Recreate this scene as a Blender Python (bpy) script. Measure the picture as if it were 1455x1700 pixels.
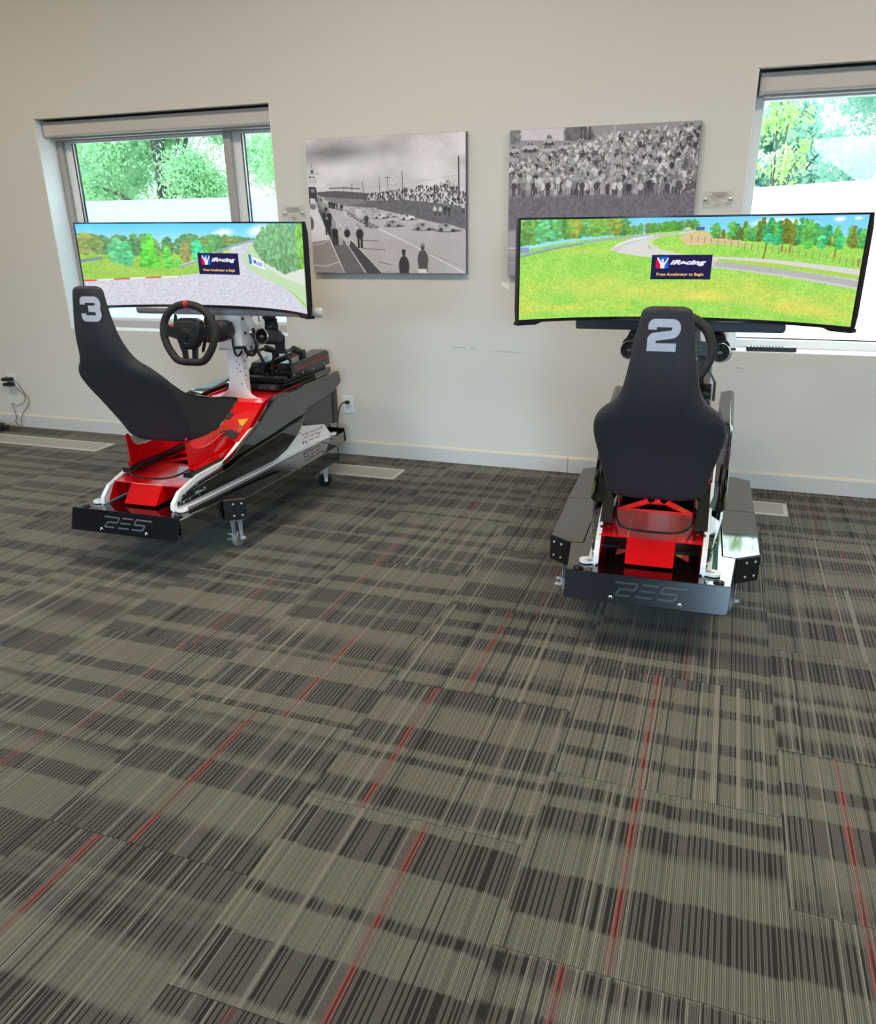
import bpy, bmesh, math, random
import numpy as np
from mathutils import Vector, Matrix, Euler

S = bpy.context.scene
for o in list(bpy.data.objects):
    bpy.data.objects.remove(o, do_unlink=True)
COL = S.collection
PI = math.pi

# ------------------------------------------------------------------ camera
F_PX, CX, CY, W_PX, H_PX = 1311.7, 727.5, 892.8, 1455.0, 1700.0
YAW, PITCH, ROLL = -0.343487, 0.381083, 0.0160094
fw = Vector((math.sin(YAW) * math.cos(PITCH), math.cos(YAW) * math.cos(PITCH), -math.sin(PITCH)))
r0 = Vector((math.cos(YAW), -math.sin(YAW), 0))
d0 = fw.cross(r0)
rt = r0 * math.cos(ROLL) + d0 * math.sin(ROLL)
dn = -r0 * math.sin(ROLL) + d0 * math.cos(ROLL)
cam_d = bpy.data.cameras.new('camera')
cam_d.sensor_fit = 'HORIZONTAL'
cam_d.sensor_width = 36.0
cam_d.lens = F_PX / W_PX * 36.0
cam_d.shift_x = 0.0
cam_d.shift_y = (CY - H_PX / 2) / W_PX
cam_d.clip_start = 0.05
cam_d.clip_end = 200
cam = bpy.data.objects.new('camera', cam_d)
COL.objects.link(cam)
cam.matrix_world = Matrix(((rt.x, -dn.x, -fw.x, 0), (rt.y, -dn.y, -fw.y, 0), (rt.z, -dn.z, -fw.z, 1.5), (0, 0, 0, 1)))
S.camera = cam

# ------------------------------------------------------------------ sky, exposure, assumed room lights
S.view_settings.view_transform = 'Standard'
S.view_settings.look = 'None'
S.view_settings.exposure = 0.0
S.view_settings.gamma = 1.0
S.view_settings.use_curve_mapping = False

wld = bpy.data.worlds.new('overcast_sky')
S.world = wld
wld.use_nodes = True
wn = wld.node_tree
wn.nodes.clear()
w_out = wn.nodes.new('ShaderNodeOutputWorld')
w_bg = wn.nodes.new('ShaderNodeBackground')
w_tc = wn.nodes.new('ShaderNodeTexCoord')
w_ns = wn.nodes.new('ShaderNodeTexNoise')
w_ns.inputs['Scale'].default_value = 2.0
w_mx = wn.nodes.new('ShaderNodeMix')
w_mx.data_type = 'RGBA'
w_mx.inputs[6].default_value = (0.74, 0.88, 1.0, 1)
w_mx.inputs[7].default_value = (0.95, 0.98, 1.0, 1)
wn.links.new(w_tc.outputs['Generated'], w_ns.inputs['Vector'])
wn.links.new(w_ns.outputs['Fac'], w_mx.inputs[0])
wn.links.new(w_mx.outputs[2], w_bg.inputs['Color'])
w_bg.inputs['Strength'].default_value = 5.2
wn.links.new(w_bg.outputs[0], w_out.inputs['Surface'])


def area_light(name, loc, rot, sx, sy, power, color):
    d = bpy.data.lights.new(name, 'AREA')
    d.shape = 'RECTANGLE'
    d.size, d.size_y = sx, sy
    d.energy = power
    d.color = color
    o = bpy.data.objects.new(name, d)
    COL.objects.link(o)
    o.location = loc
    o.rotation_euler = rot
    return o


CEIL = 3.7
WARM = (1.0, 0.87, 0.69)
for lx, ly, pw in ((-5.0, 2.4, 66), (-1.8, 2.5, 66), (1.4, 2.5, 74), (-5.0, -1.8, 26), (-1.8, -1.8, 38), (1.4, -1.8, 38)):
    area_light('assumed_ceiling_light', (lx, ly, CEIL - 0.06), (0, 0, 0), 1.2, 0.6, pw, WARM)  # assumed ceiling lamps, out of view; added to warm the upper wall
# assumed daylight, added as area lights behind and beside the camera; no windows there
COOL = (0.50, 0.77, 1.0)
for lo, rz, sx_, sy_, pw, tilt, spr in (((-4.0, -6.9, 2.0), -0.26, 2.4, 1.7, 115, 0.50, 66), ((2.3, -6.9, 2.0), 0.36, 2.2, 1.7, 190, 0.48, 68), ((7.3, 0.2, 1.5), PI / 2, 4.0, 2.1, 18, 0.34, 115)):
    la = area_light('assumed_daylight_area', lo, (PI / 2 - tilt, 0, rz), sx_, sy_, pw, COOL)
    la.data.spread = math.radians(spr)  # tilt and narrow spread shape the cool gradient on the wall


# ------------------------------------------------------------------ material helpers
def lin(c):
    def f(v):
        v /= 255.0
        return v / 12.92 if v <= 0.04045 else ((v + 0.055) / 1.055) ** 2.4
    return (f(c[0]), f(c[1]), f(c[2]), 1.0)


class NT:
    """small node-tree writer"""
    def __init__(self, name):
        self.m = bpy.data.materials.new(name)
        self.m.use_nodes = True
        self.t = self.m.node_tree
        self.b = self.t.nodes['Principled BSDF']
        self.o = self.t.nodes['Material Output']

    def n(self, typ, **kw):
        nd = self.t.nodes.new(typ)
        for k, v in kw.items():
            setattr(nd, k, v)
        return nd

    def l(self, a, b):
        self.t.links.new(a, b)

    def val(self, v, sock):
        if hasattr(v, 'is_linked') or isinstance(v, bpy.types.NodeSocket):
            self.l(v, sock)
        else:
            sock.default_value = v

    def math(self, op, a, b=0.0, c=0.0, clamp=False):
        nd = self.n('ShaderNodeMath', operation=op, use_clamp=clamp)
        self.val(a, nd.inputs[0])
        self.val(b, nd.inputs[1])
        self.val(c, nd.inputs[2])
        return nd.outputs[0]

    def mix(self, f, a, b, blend='MIX'):
        nd = self.n('ShaderNodeMix', data_type='RGBA', blend_type=blend)
        self.val(f, nd.inputs[0])
        self.val(a, nd.inputs[6])
        self.val(b, nd.inputs[7])
        return nd.outputs[2]

    def wnoise(self, w):
        nd = self.n('ShaderNodeTexWhiteNoise', noise_dimensions='1D')
        self.val(w, nd.inputs['W'])
        return nd.outputs['Value']

    def noise(self, scale, vec=None, detail=2.0, rough=0.5):
        nd = self.n('ShaderNodeTexNoise')
        nd.inputs['Scale'].default_value = scale
        nd.inputs['Detail'].default_value = detail
        nd.inputs['Roughness'].default_value = rough
        if vec is not None:
            self.l(vec, nd.inputs['Vector'])
        return nd.outputs['Fac']

    def objco(self):
        return self.n('ShaderNodeTexCoord').outputs['Object']

    def sep(self, v):
        nd = self.n('ShaderNodeSeparateXYZ')
        self.l(v, nd.inputs[0])
        return nd.outputs

    def sstep(self, v, lo, hi):
        nd = self.n('ShaderNodeMapRange', interpolation_type='SMOOTHSTEP')
        self.val(v, nd.inputs[0])
        nd.inputs[1].default_value = lo
        nd.inputs[2].default_value = hi
        return nd.outputs[0]

    def bump(self, h, strength=0.3, dist=0.002):
        nd = self.n('ShaderNodeBump')
        nd.inputs['Strength'].default_value = strength
        nd.inputs['Distance'].default_value = dist
        self.l(h, nd.inputs['Height'])
        self.l(nd.outputs[0], self.b.inputs['Normal'])


def mat(name, c, rough=0.5, metal=0.0, ior=1.5, coat=0.0, sheen=0.0, var=0.06, scale=30.0, bump=0.0):
    """procedural principled material with slight noise variation"""
    t = NT(name)
    col = lin(c)
    nz = t.noise(scale, t.objco(), 3.0)
    dark = tuple(v * (1 - var) for v in col[:3]) + (1,)
    lite = tuple(min(1, v * (1 + var)) for v in col[:3]) + (1,)
    t.l(t.mix(nz, dark, lite), t.b.inputs['Base Color'])
    t.l(t.math('MULTIPLY_ADD', nz, rough * 0.25, rough * 0.875), t.b.inputs['Roughness'])
    t.b.inputs['Metallic'].default_value = metal
    t.b.inputs['IOR'].default_value = ior
    t.b.inputs['Coat Weight'].default_value = coat
    t.b.inputs['Sheen Weight'].default_value = sheen
    if bump:
        t.bump(nz, bump)
    return t.m


M = {}
M['wall'] = mat('wall_paint', (212, 209, 203), 0.6, scale=160, var=0.015, bump=0.05)
M['ceil'] = mat('ceiling_paint', (225, 222, 214), 0.8)
M['base'] = mat('baseboard_vinyl', (203, 202, 200), 0.45, scale=14, var=0.04)
M['caulk'] = mat('cream_caulk', (206, 198, 178), 0.6)
M['frame'] = mat('window_white', (226, 228, 230), 0.35, var=0.02)
M['framegrey'] = mat('window_grey', (170, 166, 163), 0.45, var=0.03)
M['reveal'] = mat('window_reveal_paint', (234, 237, 238), 0.5, var=0.02)
M['blind'] = mat('blind_fabric', (196, 190, 186), 0.6, scale=300, var=0.04)
M['gasket'] = mat('black_gasket', (30, 32, 36), 0.6)
M['blackgloss'] = mat('gloss_black_steel', (10, 10, 12), 0.06, ior=2.0, scale=6, var=0.2)
M['deckblack'] = mat('mirror_black_deck', (10, 10, 12), 0.05, ior=2.7, scale=6, var=0.2)
M['blackbump'] = mat('scuffed_black_steel', (15, 16, 20), 0.2, ior=1.45, scale=9, var=0.3)
M['blacksat'] = mat('satin_black_metal', (22, 22, 24), 0.35, scale=60, var=0.15)
M['blackplas'] = mat('black_plastic', (24, 24, 26), 0.45, scale=80, var=0.15)
M['bezel'] = mat('monitor_black', (20, 19, 22), 0.3, scale=60)
M['greybox'] = mat('dark_grey_panel', (74, 75, 80), 0.4, scale=40)
M['pedalblack'] = mat('pedal_housing_plastic', (22, 22, 24), 0.22, ior=1.6, scale=60)
M['red'] = mat('gloss_red_paint', (222, 3, 16), 0.2, ior=1.45, coat=0.35, scale=10, var=0.08)
M['white'] = mat('white_powder_coat', (243, 243, 245), 0.35, scale=90, var=0.02, bump=0.03)
M['lettergrey'] = mat('steel_lettering', (118, 120, 124), 0.3, metal=0.6)
M['redline'] = mat('red_lettering', (178, 32, 40), 0.4)
M['chrome'] = mat('chrome', (222, 224, 228), 0.16, metal=0.8, var=0.05)
M['zinc'] = mat('zinc_plate', (206, 208, 212), 0.3, metal=0.35, var=0.08)
M['tyre'] = mat('grey_caster_rubber', (128, 126, 122), 0.5)
M['tyreblack'] = mat('black_caster_rubber', (24, 25, 26), 0.35)
M['wheelskin'] = mat('wheel_suede', (38, 35, 36), 0.7, sheen=0.0, scale=400, var=0.2, bump=0.1)
M['redmark'] = mat('red_wheel_marker', (190, 36, 30), 0.6)
M['gold'] = mat('dull_gold', (128, 116, 56), 0.4, metal=0.6)
M['yellow'] = mat('yellow_sticker', (236, 170, 24), 0.5)
M['number'] = mat('pale_number_vinyl', (206, 204, 214), 0.5, var=0.02)
M['silverbar'] = mat('pale_aluminium_tube', (176, 178, 184), 0.35, metal=0.25, var=0.03)
M['whitecap'] = mat('white_end_cap', (222, 220, 214), 0.5)
M['darkbar'] = mat('dark_navy_bar', (44, 46, 58), 0.4)
M['plate'] = mat('white_outlet_plastic', (224, 226, 232), 0.35)
M['cord'] = mat('black_cord', (20, 20, 20), 0.55)
M['cordgrey'] = mat('grey_cord', (52, 50, 50), 0.55)
M['vent'] = mat('vent_aluminium', (196, 194, 188), 0.45, metal=0.1, scale=60)
M['ventslat'] = mat('vent_slat_metal', (168, 164, 156), 0.5, metal=0.1, scale=60)
M['redstripe'] = mat('red_stripe', (196, 60, 48), 0.5)
M['silverkeys'] = mat('silver_keys', (190, 194, 204), 0.4, metal=0.4)
M['plaque_text'] = mat('grey_etched_text', (140, 134, 124), 0.6)
M['chip'] = mat('bare_plaster', (236, 233, 226), 0.8)
M['scuff'] = mat('wall_scuff_mark', (172, 168, 166), 0.8)
M['canvas'] = mat('canvas_side', (120, 114, 116), 0.7, scale=300, var=0.1)
M['bark'] = mat('tree_bark', (88, 84, 86), 0.9, scale=12, var=0.3)
M['outwhite'] = mat('white_render', (236, 238, 240), 0.7, var=0.02)
M['outground'] = mat('pale_concrete', (190, 192, 188), 0.9, var=0.1, scale=2)


def leaf_mat(name, a, b):
    t = NT(name)
    oi = t.n('ShaderNodeObjectInfo')
    nz = t.noise(1.3, t.objco(), 3.0)
    t.l(t.mix(t.sstep(nz, 0.3, 0.7), lin(a), lin(b)), t.b.inputs['Base Color'])
    t.b.inputs['Roughness'].default_value = 0.6
    tr = t.n('ShaderNodeBsdfTranslucent')
    tr.inputs['Color'].default_value = lin(b)
    ms = t.n('ShaderNodeMixShader')
    ms.inputs[0].default_value = 0.5
    t.l(t.b.outputs[0], ms.inputs[1])
    t.l(tr.outputs[0], ms.inputs[2])
    t.l(ms.outputs[0], t.o.inputs['Surface'])
    return t.m


M['leaf'] = leaf_mat('honey_locust_leaves', (126, 184, 146), (178, 218, 172))
M['leafcool'] = leaf_mat('cool_green_leaves', (112, 168, 150), (160, 204, 184))
M['leafyellow'] = leaf_mat('yellow_green_leaves', (150, 192, 120), (188, 216, 150))


def glass_mat():
    t = NT('window_glass')
    tr = t.n('ShaderNodeBsdfTransparent')
    tr.inputs['Color'].default_value = (0.93, 0.98, 0.97, 1)
    gl = t.n('ShaderNodeBsdfGlossy')
    gl.inputs['Roughness'].default_value = 0.02
    lw = t.n('ShaderNodeLayerWeight')
    lw.inputs['Blend'].default_value = 0.5
    fr = t.math('MULTIPLY_ADD', t.math('POWER', lw.outputs['Facing'], 4.0), 0.6, 0.025)
    ms = t.n('ShaderNodeMixShader')
    t.l(fr, ms.inputs[0])
    t.l(tr.outputs[0], ms.inputs[1])
    t.l(gl.outputs[0], ms.inputs[2])
    t.l(ms.outputs[0], t.o.inputs['Surface'])
    return t.m


def film_mat():
    t = NT('frosted_film')
    tr = t.n('ShaderNodeBsdfTranslucent')
    tr.inputs['Color'].default_value = (0.74, 0.84, 0.90, 1)
    df = t.n('ShaderNodeBsdfDiffuse')
    df.inputs['Color'].default_value = (0.84, 0.86, 0.88, 1)
    ms = t.n('ShaderNodeMixShader')
    ms.inputs[0].default_value = 0.2
    t.l(tr.outputs[0], ms.inputs[1])
    t.l(df.outputs[0], ms.inputs[2])
    t.l(ms.outputs[0], t.o.inputs['Surface'])
    return t.m


def acrylic_mat():
    t = NT('clear_acrylic')
    tr = t.n('ShaderNodeBsdfTransparent')
    tr.inputs['Color'].default_value = (0.97, 0.97, 0.96, 1)
    gl = t.n('ShaderNodeBsdfGlossy')
    gl.inputs['Roughness'].default_value = 0.08
    ms = t.n('ShaderNodeMixShader')
    ms.inputs[0].default_value = 0.012
    t.l(tr.outputs[0], ms.inputs[1])
    t.l(gl.outputs[0], ms.inputs[2])
    t.l(ms.outputs[0], t.o.inputs['Surface'])
    return t.m


M['glass'], M['film'], M['acrylic'] = glass_mat(), film_mat(), acrylic_mat()


def seat_mat(name, c, weave):
    t = NT(name)
    co = t.objco()
    x, y, z = t.sep(co)
    u = t.math('MULTIPLY_ADD', z, 0.75, t.math('MULTIPLY', x, 1.0))
    w1 = t.math('SINE', t.math('MULTIPLY', u, 2 * PI / 0.0115))
    nz = t.noise(220, co, 2.0)
    f = t.math('ADD', t.math('MULTIPLY', t.sstep(w1, -0.4, 0.9), weave), t.math('MULTIPLY', nz, 0.35), clamp=True)
    a = lin(c)
    b = lin(tuple(min(255, v * 1.6 + 8) for v in c))
    t.l(t.mix(f, a, b), t.b.inputs['Base Color'])
    t.b.inputs['Roughness'].default_value = 0.62
    t.b.inputs['Specular IOR Level'].default_value = 0.35
    t.bump(f, 0.25, 0.001)
    return t.m


M['seatplain'] = seat_mat('plain_dark_seat_fabric', (40, 39, 43), 0.12)
M['seatcarbon'] = seat_mat('carbon_weave_seat_fabric', (40, 38, 44), 0.34)


def emit_attr(name, strength):
    t = NT(name)
    at = t.n('ShaderNodeAttribute', attribute_name='Col')
    em = t.n('ShaderNodeEmission')
    em.inputs['Strength'].default_value = strength
    t.l(at.outputs['Color'], em.inputs['Color'])
    gl = t.n('ShaderNodeBsdfGlossy')
    gl.inputs['Roughness'].default_value = 0.12
    gl.inputs['Color'].default_value = (0.005, 0.005, 0.005, 1)
    ad = t.n('ShaderNodeAddShader')
    t.l(em.outputs[0], ad.inputs[0])
    t.l(gl.outputs[0], ad.inputs[1])
    t.l(ad.outputs[0], t.o.inputs['Surface'])
    return t.m


def emit_flat(name, c, strength=1.0):
    t = NT(name)
    em = t.n('ShaderNodeEmission')
    em.inputs['Color'].default_value = lin(c)
    em.inputs['Strength'].default_value = strength
    t.l(em.outputs[0], t.o.inputs['Surface'])
    return t.m


def print_attr(name):
    t = NT(name)
    at = t.n('ShaderNodeAttribute', attribute_name='Col')
    t.l(at.outputs['Color'], t.b.inputs['Base Color'])
    t.b.inputs['Roughness'].default_value = 0.5
    nz = t.noise(900, t.objco(), 1.0)
    t.bump(nz, 0.06, 0.0005)
    return t.m


M['screen'] = emit_attr('lit_screen', 1.12)
M['print'] = print_attr('canvas_print')
M['pnl_navy'] = emit_flat('prompt_navy', (40, 38, 78))
M['pnl_white'] = emit_flat('prompt_white', (240, 243, 255))
M['pnl_orange'] = emit_flat('prompt_orange', (250, 200, 110))
M['pnl_red'] = emit_flat('prompt_red', (222, 20, 80))
M['pnl_blue'] = emit_flat('prompt_blue', (40, 105, 225))


def carpet_mat():
    t = NT('striped_carpet')
    co = t.objco()
    u, v, _ = t.sep(co)
    oi = t.n('ShaderNodeObjectInfo')
    cs = t.n('ShaderNodeSeparateColor')
    t.l(oi.outputs['Color'], cs.inputs[0])
    red_u, seed = cs.outputs[0], t.math('MULTIPLY', cs.outputs[1], 517.0)
    # yarn ribs
    rib = t.math('DIVIDE', u, 0.0047)
    ri = t.math('FLOOR', rib)
    rf = t.math('FRACT', rib)
    gap = t.sstep(t.math('ABSOLUTE', t.math('SUBTRACT', rf, 0.5)), 0.28, 0.5)
    r1 = t.wnoise(t.math('ADD', ri, seed))
    third = t.math('MODULO', ri, 3.0)
    is0 = t.math('LESS_THAN', third, 0.5)
    isdark = t.math('MAXIMUM', t.math('MULTIPLY', is0, t.math('GREATER_THAN', t.wnoise(t.math('MULTIPLY_ADD', ri, 1.37, seed)), 0.25)), t.math('GREATER_THAN', t.wnoise(t.math('MULTIPLY_ADD', ri, 2.91, seed)), 0.91))
    # cross bands (light / dark), edges stepping in groups of ribs
    grp = t.math('FLOOR', t.math('DIVIDE', u, 0.066))
    stepv = t.math('MULTIPLY', t.wnoise(t.math('MULTIPLY_ADD', grp, 3.1, seed)), 0.008)
    vv = t.math('ADD', t.math('ADD', v, stepv), t.math('MULTIPLY', r1, 0.004))
    nb = t.n('ShaderNodeTexNoise', noise_dimensions='1D')
    nb.inputs['Scale'].default_value = 7.0
    nb.inputs['Detail'].default_value = 0.6
    t.l(t.math('ADD', vv, t.math('MULTIPLY', seed, 0.83)), nb.inputs['W'])
    band = t.sstep(nb.outputs['Fac'], 0.47, 0.53)
    # soft yarn-tuft noise
    mp = t.n('ShaderNodeMapping')
    mp.inputs['Scale'].default_value = (1.0, 0.35, 1.0)
    t.l(co, mp.inputs[0])
    tuft = t.noise(520, mp.outputs[0], 2.0)
    L, G, D = lin((121, 118, 106)), lin((93, 89, 82)), lin((41, 39, 36))
    tint = t.noise(2.2, co, 1.0)
    Gt = t.mix(tint, G, lin((90, 84, 82)))
    c_light = t.mix(t.math('MULTIPLY', isdark, 0.3), t.mix(t.math('MULTIPLY', r1, 0.5), L, lin((97, 94, 84))), D)
    c_dark = t.mix(isdark, Gt, D)
    c = t.mix(band, c_light, c_dark)
    # pale feature ribs and dark drop lines
    ri2 = t.math('FLOOR', t.math('DIVIDE', u, 0.0054))
    pale = t.math('GREATER_THAN', t.wnoise(t.math('MULTIPLY_ADD', ri2, 2.3, seed)), 0.93)
    c = t.mix(t.math('MULTIPLY', pale, 0.75), c, lin((140, 137, 124)))
    drop = t.math('GREATER_THAN', t.wnoise(t.math('MULTIPLY_ADD', ri, 5.7, seed)), 0.972)
    c = t.mix(t.math('MULTIPLY', drop, 0.8), c, lin((34, 32, 30)))
    # red accent yarn pair
    du = t.math('SUBTRACT', u, red_u)
    ra = t.math('LESS_THAN', t.math('ABSOLUTE', du), 0.0030)
    rb = t.math('LESS_THAN', t.math('ABSOLUTE', t.math('SUBTRACT', du, 0.0115)), 0.0025)
    rm = t.math('MAXIMUM', ra, rb)
    rk = t.math('LESS_THAN', t.math('ABSOLUTE', t.math('SUBTRACT', du, 0.006)), 0.0032)
    c = t.mix(t.math('MULTIPLY', t.math('MULTIPLY', rk, cs.outputs[2]), t.math('MULTIPLY_ADD', band, 0.5, 0.3)), c, lin((74, 26, 26)))
    c = t.mix(t.math('MULTIPLY', t.math('MULTIPLY', rm, cs.outputs[2]), t.math('MULTIPLY_ADD', band, 0.45, 0.35)), c, lin((160, 82, 74)))
    c = t.mix(t.math('MULTIPLY', gap, 0.78), c, lin((18, 17, 15)))
    c = t.mix(t.math('MULTIPLY', t.sstep(tuft, 0.4, 0.75), 0.35), c, t.mix(0.5, c, lin((16, 15, 14))))
    t.l(c, t.b.inputs['Base Color'])
    t.b.inputs['Roughness'].default_value = 0.95
    t.b.inputs['Specular IOR Level'].default_value = 0.2
    t.b.inputs['Sheen Weight'].default_value = 0.08
    h = t.math('MULTIPLY_ADD', tuft, 0.5, t.math('SUBTRACT', 1.0, gap))
    t.bump(h, 0.45, 0.003)
    return t.m


M['carpet'] = carpet_mat()


# ------------------------------------------------------------------ mesh helpers
class MB:
    def __init__(self):
        self.v, self.f, self.mi = [], [], []
        self.cur = 0

    def add(self, vs, fs):
        b = len(self.v)
        self.v += [tuple(p) for p in vs]
        self.f += [tuple(i + b for i in f) for f in fs]
        self.mi += [self.cur] * len(fs)
        return self

    def box(self, x0, x1, y0, y1, z0, z1):
        vs = [(x, y, z) for z in (z0, z1) for y in (y0, y1) for x in (x0, x1)]
        return self.add(vs, [(0, 2, 3, 1), (4, 5, 7, 6), (0, 1, 5, 4), (2, 6, 7, 3), (0, 4, 6, 2), (1, 3, 7, 5)])

    def loft(self, rings, caps=True, closed=True):
        n = len(rings[0])
        vs = [p for r in rings for p in r]
        fs = []
        for i in range(len(rings) - 1):
            for j in range(n if closed else n - 1):
                k = (j + 1) % n
                fs.append((i * n + j, i * n + k, (i + 1) * n + k, (i + 1) * n + j))
        if caps:
            fs.append(tuple(range(n))[::-1])
            fs.append(tuple((len(rings) - 1) * n + j for j in range(n)))
        return self.add(vs, fs)

    def prism(self, poly, fa, fb):
        """poly of 2-D points lofted between two mappings fa, fb -> 3-D"""
        return self.loft([[fa(*p) for p in poly], [fb(*p) for p in poly]])

    def px(self, poly, x0, x1):      # (y,z) polygon along x
        return self.prism(poly, lambda a, b: (x0, a, b), lambda a, b: (x1, a, b))

    def pz(self, poly, z0, z1):
        return self.prism(poly, lambda a, b: (a, b, z0), lambda a, b: (a, b, z1))

    def py(self, poly, y0, y1):      # (x,z) polygon along y
        return self.prism(poly, lambda a, b: (a, y0, b), lambda a, b: (a, y1, b))

    def cyl(self, p0, p1, r0, r1=None, n=20, caps=True):
        r1 = r0 if r1 is None else r1
        p0, p1 = Vector(p0), Vector(p1)
        d = (p1 - p0).normalized()
        a = d.orthogonal().normalized()
        b = d.cross(a)
        ring = lambda p, r: [p + (a * math.cos(t) + b * math.sin(t)) * r for t in [2 * PI * i / n for i in range(n)]]
        return self.loft([ring(p0, r0), ring(p1, r1)], caps)

    def revolve(self, p0, axis, prof, n=24, caps=True):
        """prof: list of (dist along axis, radius)"""
        p0, d = Vector(p0), Vector(axis).normalized()
        a = d.orthogonal().normalized()
        b = d.cross(a)
        rings = [[p0 + d * h + (a * math.cos(t) + b * math.sin(t)) * max(r, 1e-4) for t in [2 * PI * i / n for i in range(n)]] for h, r in prof]
        return self.loft(rings, caps)

    def tube(self, pts, r, n=10, closed=False, sub=6, radii=None):
        P = smooth_path(pts, sub, closed)
        m = len(P)
        rings = []
        T = []
        for i in range(m):
            if closed:
                T.append((P[(i + 1) % m] - P[i - 1]).normalized())
            else:
                T.append((P[min(i + 1, m - 1)] - P[max(i - 1, 0)]).normalized())
        a = T[0].orthogonal().normalized()
        for i in range(m):
            a = (a - T[i] * a.dot(T[i])).normalized()
            b = T[i].cross(a)
            rr = r(i / (m - 1)) if callable(r) else r
            rings.append([P[i] + (a * math.cos(t) + b * math.sin(t)) * rr for t in [2 * PI * k / n for k in range(n)]])
        if closed:
            # twist-correct the last ring by closing to nearest index
            first, last = rings[0], rings[-1]
            k0 = min(range(n), key=lambda k: (last[0] - first[k]).length)
            rings.append([first[(k0 + j) % n] for j in range(n)])
            return self.loft(rings, caps=False)
        return self.loft(rings)

    def xform(self, mtx, start=0):
        for i in range(start, len(self.v)):
            self.v[i] = tuple(mtx @ Vector(self.v[i]))
        return self

    def build(self, name, mats, parent=None, bevel=0.0, seg=2, smooth=35, label=None, kind=None, recalc=True):
        me = bpy.data.meshes.new(name)
        me.from_pydata(self.v, [], self.f)
        if recalc:
            bm = bmesh.new()
            bm.from_mesh(me)
            bmesh.ops.recalc_face_normals(bm, faces=bm.faces)
            bm.to_mesh(me)
            bm.free()
        ms = mats if isinstance(mats, (list, tuple)) else [mats]
        for m in ms:
            me.materials.append(M[m] if isinstance(m, str) else m)
        if len(ms) > 1:
            me.polygons.foreach_set('material_index', self.mi)
        if smooth:
            me.polygons.foreach_set('use_smooth', [True] * len(me.polygons))
            me.set_sharp_from_angle(angle=math.radians(smooth))
        o = bpy.data.objects.new(name, me)
        COL.objects.link(o)
        if parent:
            o.parent = parent
        if bevel:
            md = o.modifiers.new('bevel', 'BEVEL')
            md.width = bevel
            md.segments = seg
            md.limit_method = 'ANGLE'
            md.angle_limit = math.radians(30)
        if label:
            o['label'] = label
        if kind:
            o['kind'] = kind
        return o


def smooth_path(pts, sub=6, closed=False):
    P = [Vector(p) for p in pts]
    n = len(P)
    if n < 3 or sub <= 1:
        return P
    out = []
    for i in range(n if closed else n - 1):
        g = (lambda k: P[k % n]) if closed else (lambda k: P[max(0, min(n - 1, k))])
        a, b, c, d = g(i - 1), g(i), g(i + 1), g(i + 2)
        for s in range(sub):
            t = s / sub
            out.append(0.5 * ((2 * b) + (c - a) * t + (2 * a - 5 * b + 4 * c - d) * t * t + (3 * b - a - 3 * c + d) * t ** 3))
    if not closed:
        out.append(P[-1])
    return out


def thing(name, label, cat, loc=(0, 0, 0), rotz=0.0, group=None):
    o = bpy.data.objects.new(name, None)
    o.empty_display_size = 0.1
    COL.objects.link(o)
    o.location = loc
    o.rotation_euler = (0, 0, rotz)
    o['label'], o['category'] = label, cat
    if group:
        o['group'] = group
    return o


def tag(o, label, cat, group=None):
    o['label'], o['category'] = label, cat
    if group:
        o['group'] = group
    return o


def struct(o):
    o['kind'] = 'structure'
    return o


def stroke2d(pts, w, closed=False, step=None):
    """polyline -> quads of width w in 2-D with mitred joins: returns (verts2d, faces)"""
    P = [Vector(p) for p in pts]
    if step:
        Q = [P[0]]
        for a, b in zip(P, P[1:]):
            k = max(1, int((b - a).length / step))
            Q += [a.lerp(b, (i + 1) / k) for i in range(k)]
        P = Q
    vs, fs = [], []
    n = len(P)
    for i in range(n):
        d1 = (P[i] - P[i - 1]).normalized() if i else None
        d2 = (P[i + 1] - P[i]).normalized() if i < n - 1 else None
        d1 = d1 or d2
        d2 = d2 or d1
        n1, n2 = Vector((-d1.y, d1.x)), Vector((-d2.y, d2.x))
        m = (n1 + n2)
        m = m.normalized() if m.length > 1e-6 else n1
        k = w / 2 / max(0.35, m.dot(n1))
        vs += [P[i] + m * k, P[i] - m * k]
        if i:
            fs.append((2 * i - 2, 2 * i - 1, 2 * i + 1, 2 * i))
    return vs, fs


def rounded(pts, r, n=5):
    """round interior corners of a polyline by radius r"""
    P = [Vector(p) for p in pts]
    out = [P[0]]
    for a, b, c in zip(P, P[1:], P[2:]):
        d1, d2 = (a - b), (c - b)
        k = min(r, d1.length * 0.49, d2.length * 0.49)
        p, q = b + d1.normalized() * k, b + d2.normalized() * k
        for i in range(n + 1):
            t = i / n
            out.append(p * (1 - t) ** 2 + b * 2 * t * (1 - t) + q * t * t)
    out.append(P[-1])
    return out


def text_mesh(txt, size=1.0, bold=0.0, shear=0.0, spacing=1.0):
    cu = bpy.data.curves.new('lettering', 'FONT')
    cu.body = txt
    cu.size = size
    cu.offset = bold
    cu.shear = shear
    cu.space_character = spacing
    cu.resolution_u = 3
    ob = bpy.data.objects.new('lettering', cu)
    COL.objects.link(ob)
    dg = bpy.context.evaluated_depsgraph_get()
    me = bpy.data.meshes.new_from_object(ob.evaluated_get(dg))
    vs = [tuple(v.co) for v in me.vertices]
    fs = [tuple(p.vertices) for p in me.polygons]
    bpy.data.objects.remove(ob, do_unlink=True)
    bpy.data.meshes.remove(me)
    bpy.data.curves.remove(cu)
    xs, ys = [v[0] for v in vs], [v[1] for v in vs]
    x0, x1, y0, y1 = min(xs), max(xs), min(ys), max(ys)
    return [((v[0] - x0) / (x1 - x0), (v[1] - y0) / (y1 - y0)) for v in vs], fs, (x1 - x0) / (y1 - y0)


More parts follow.
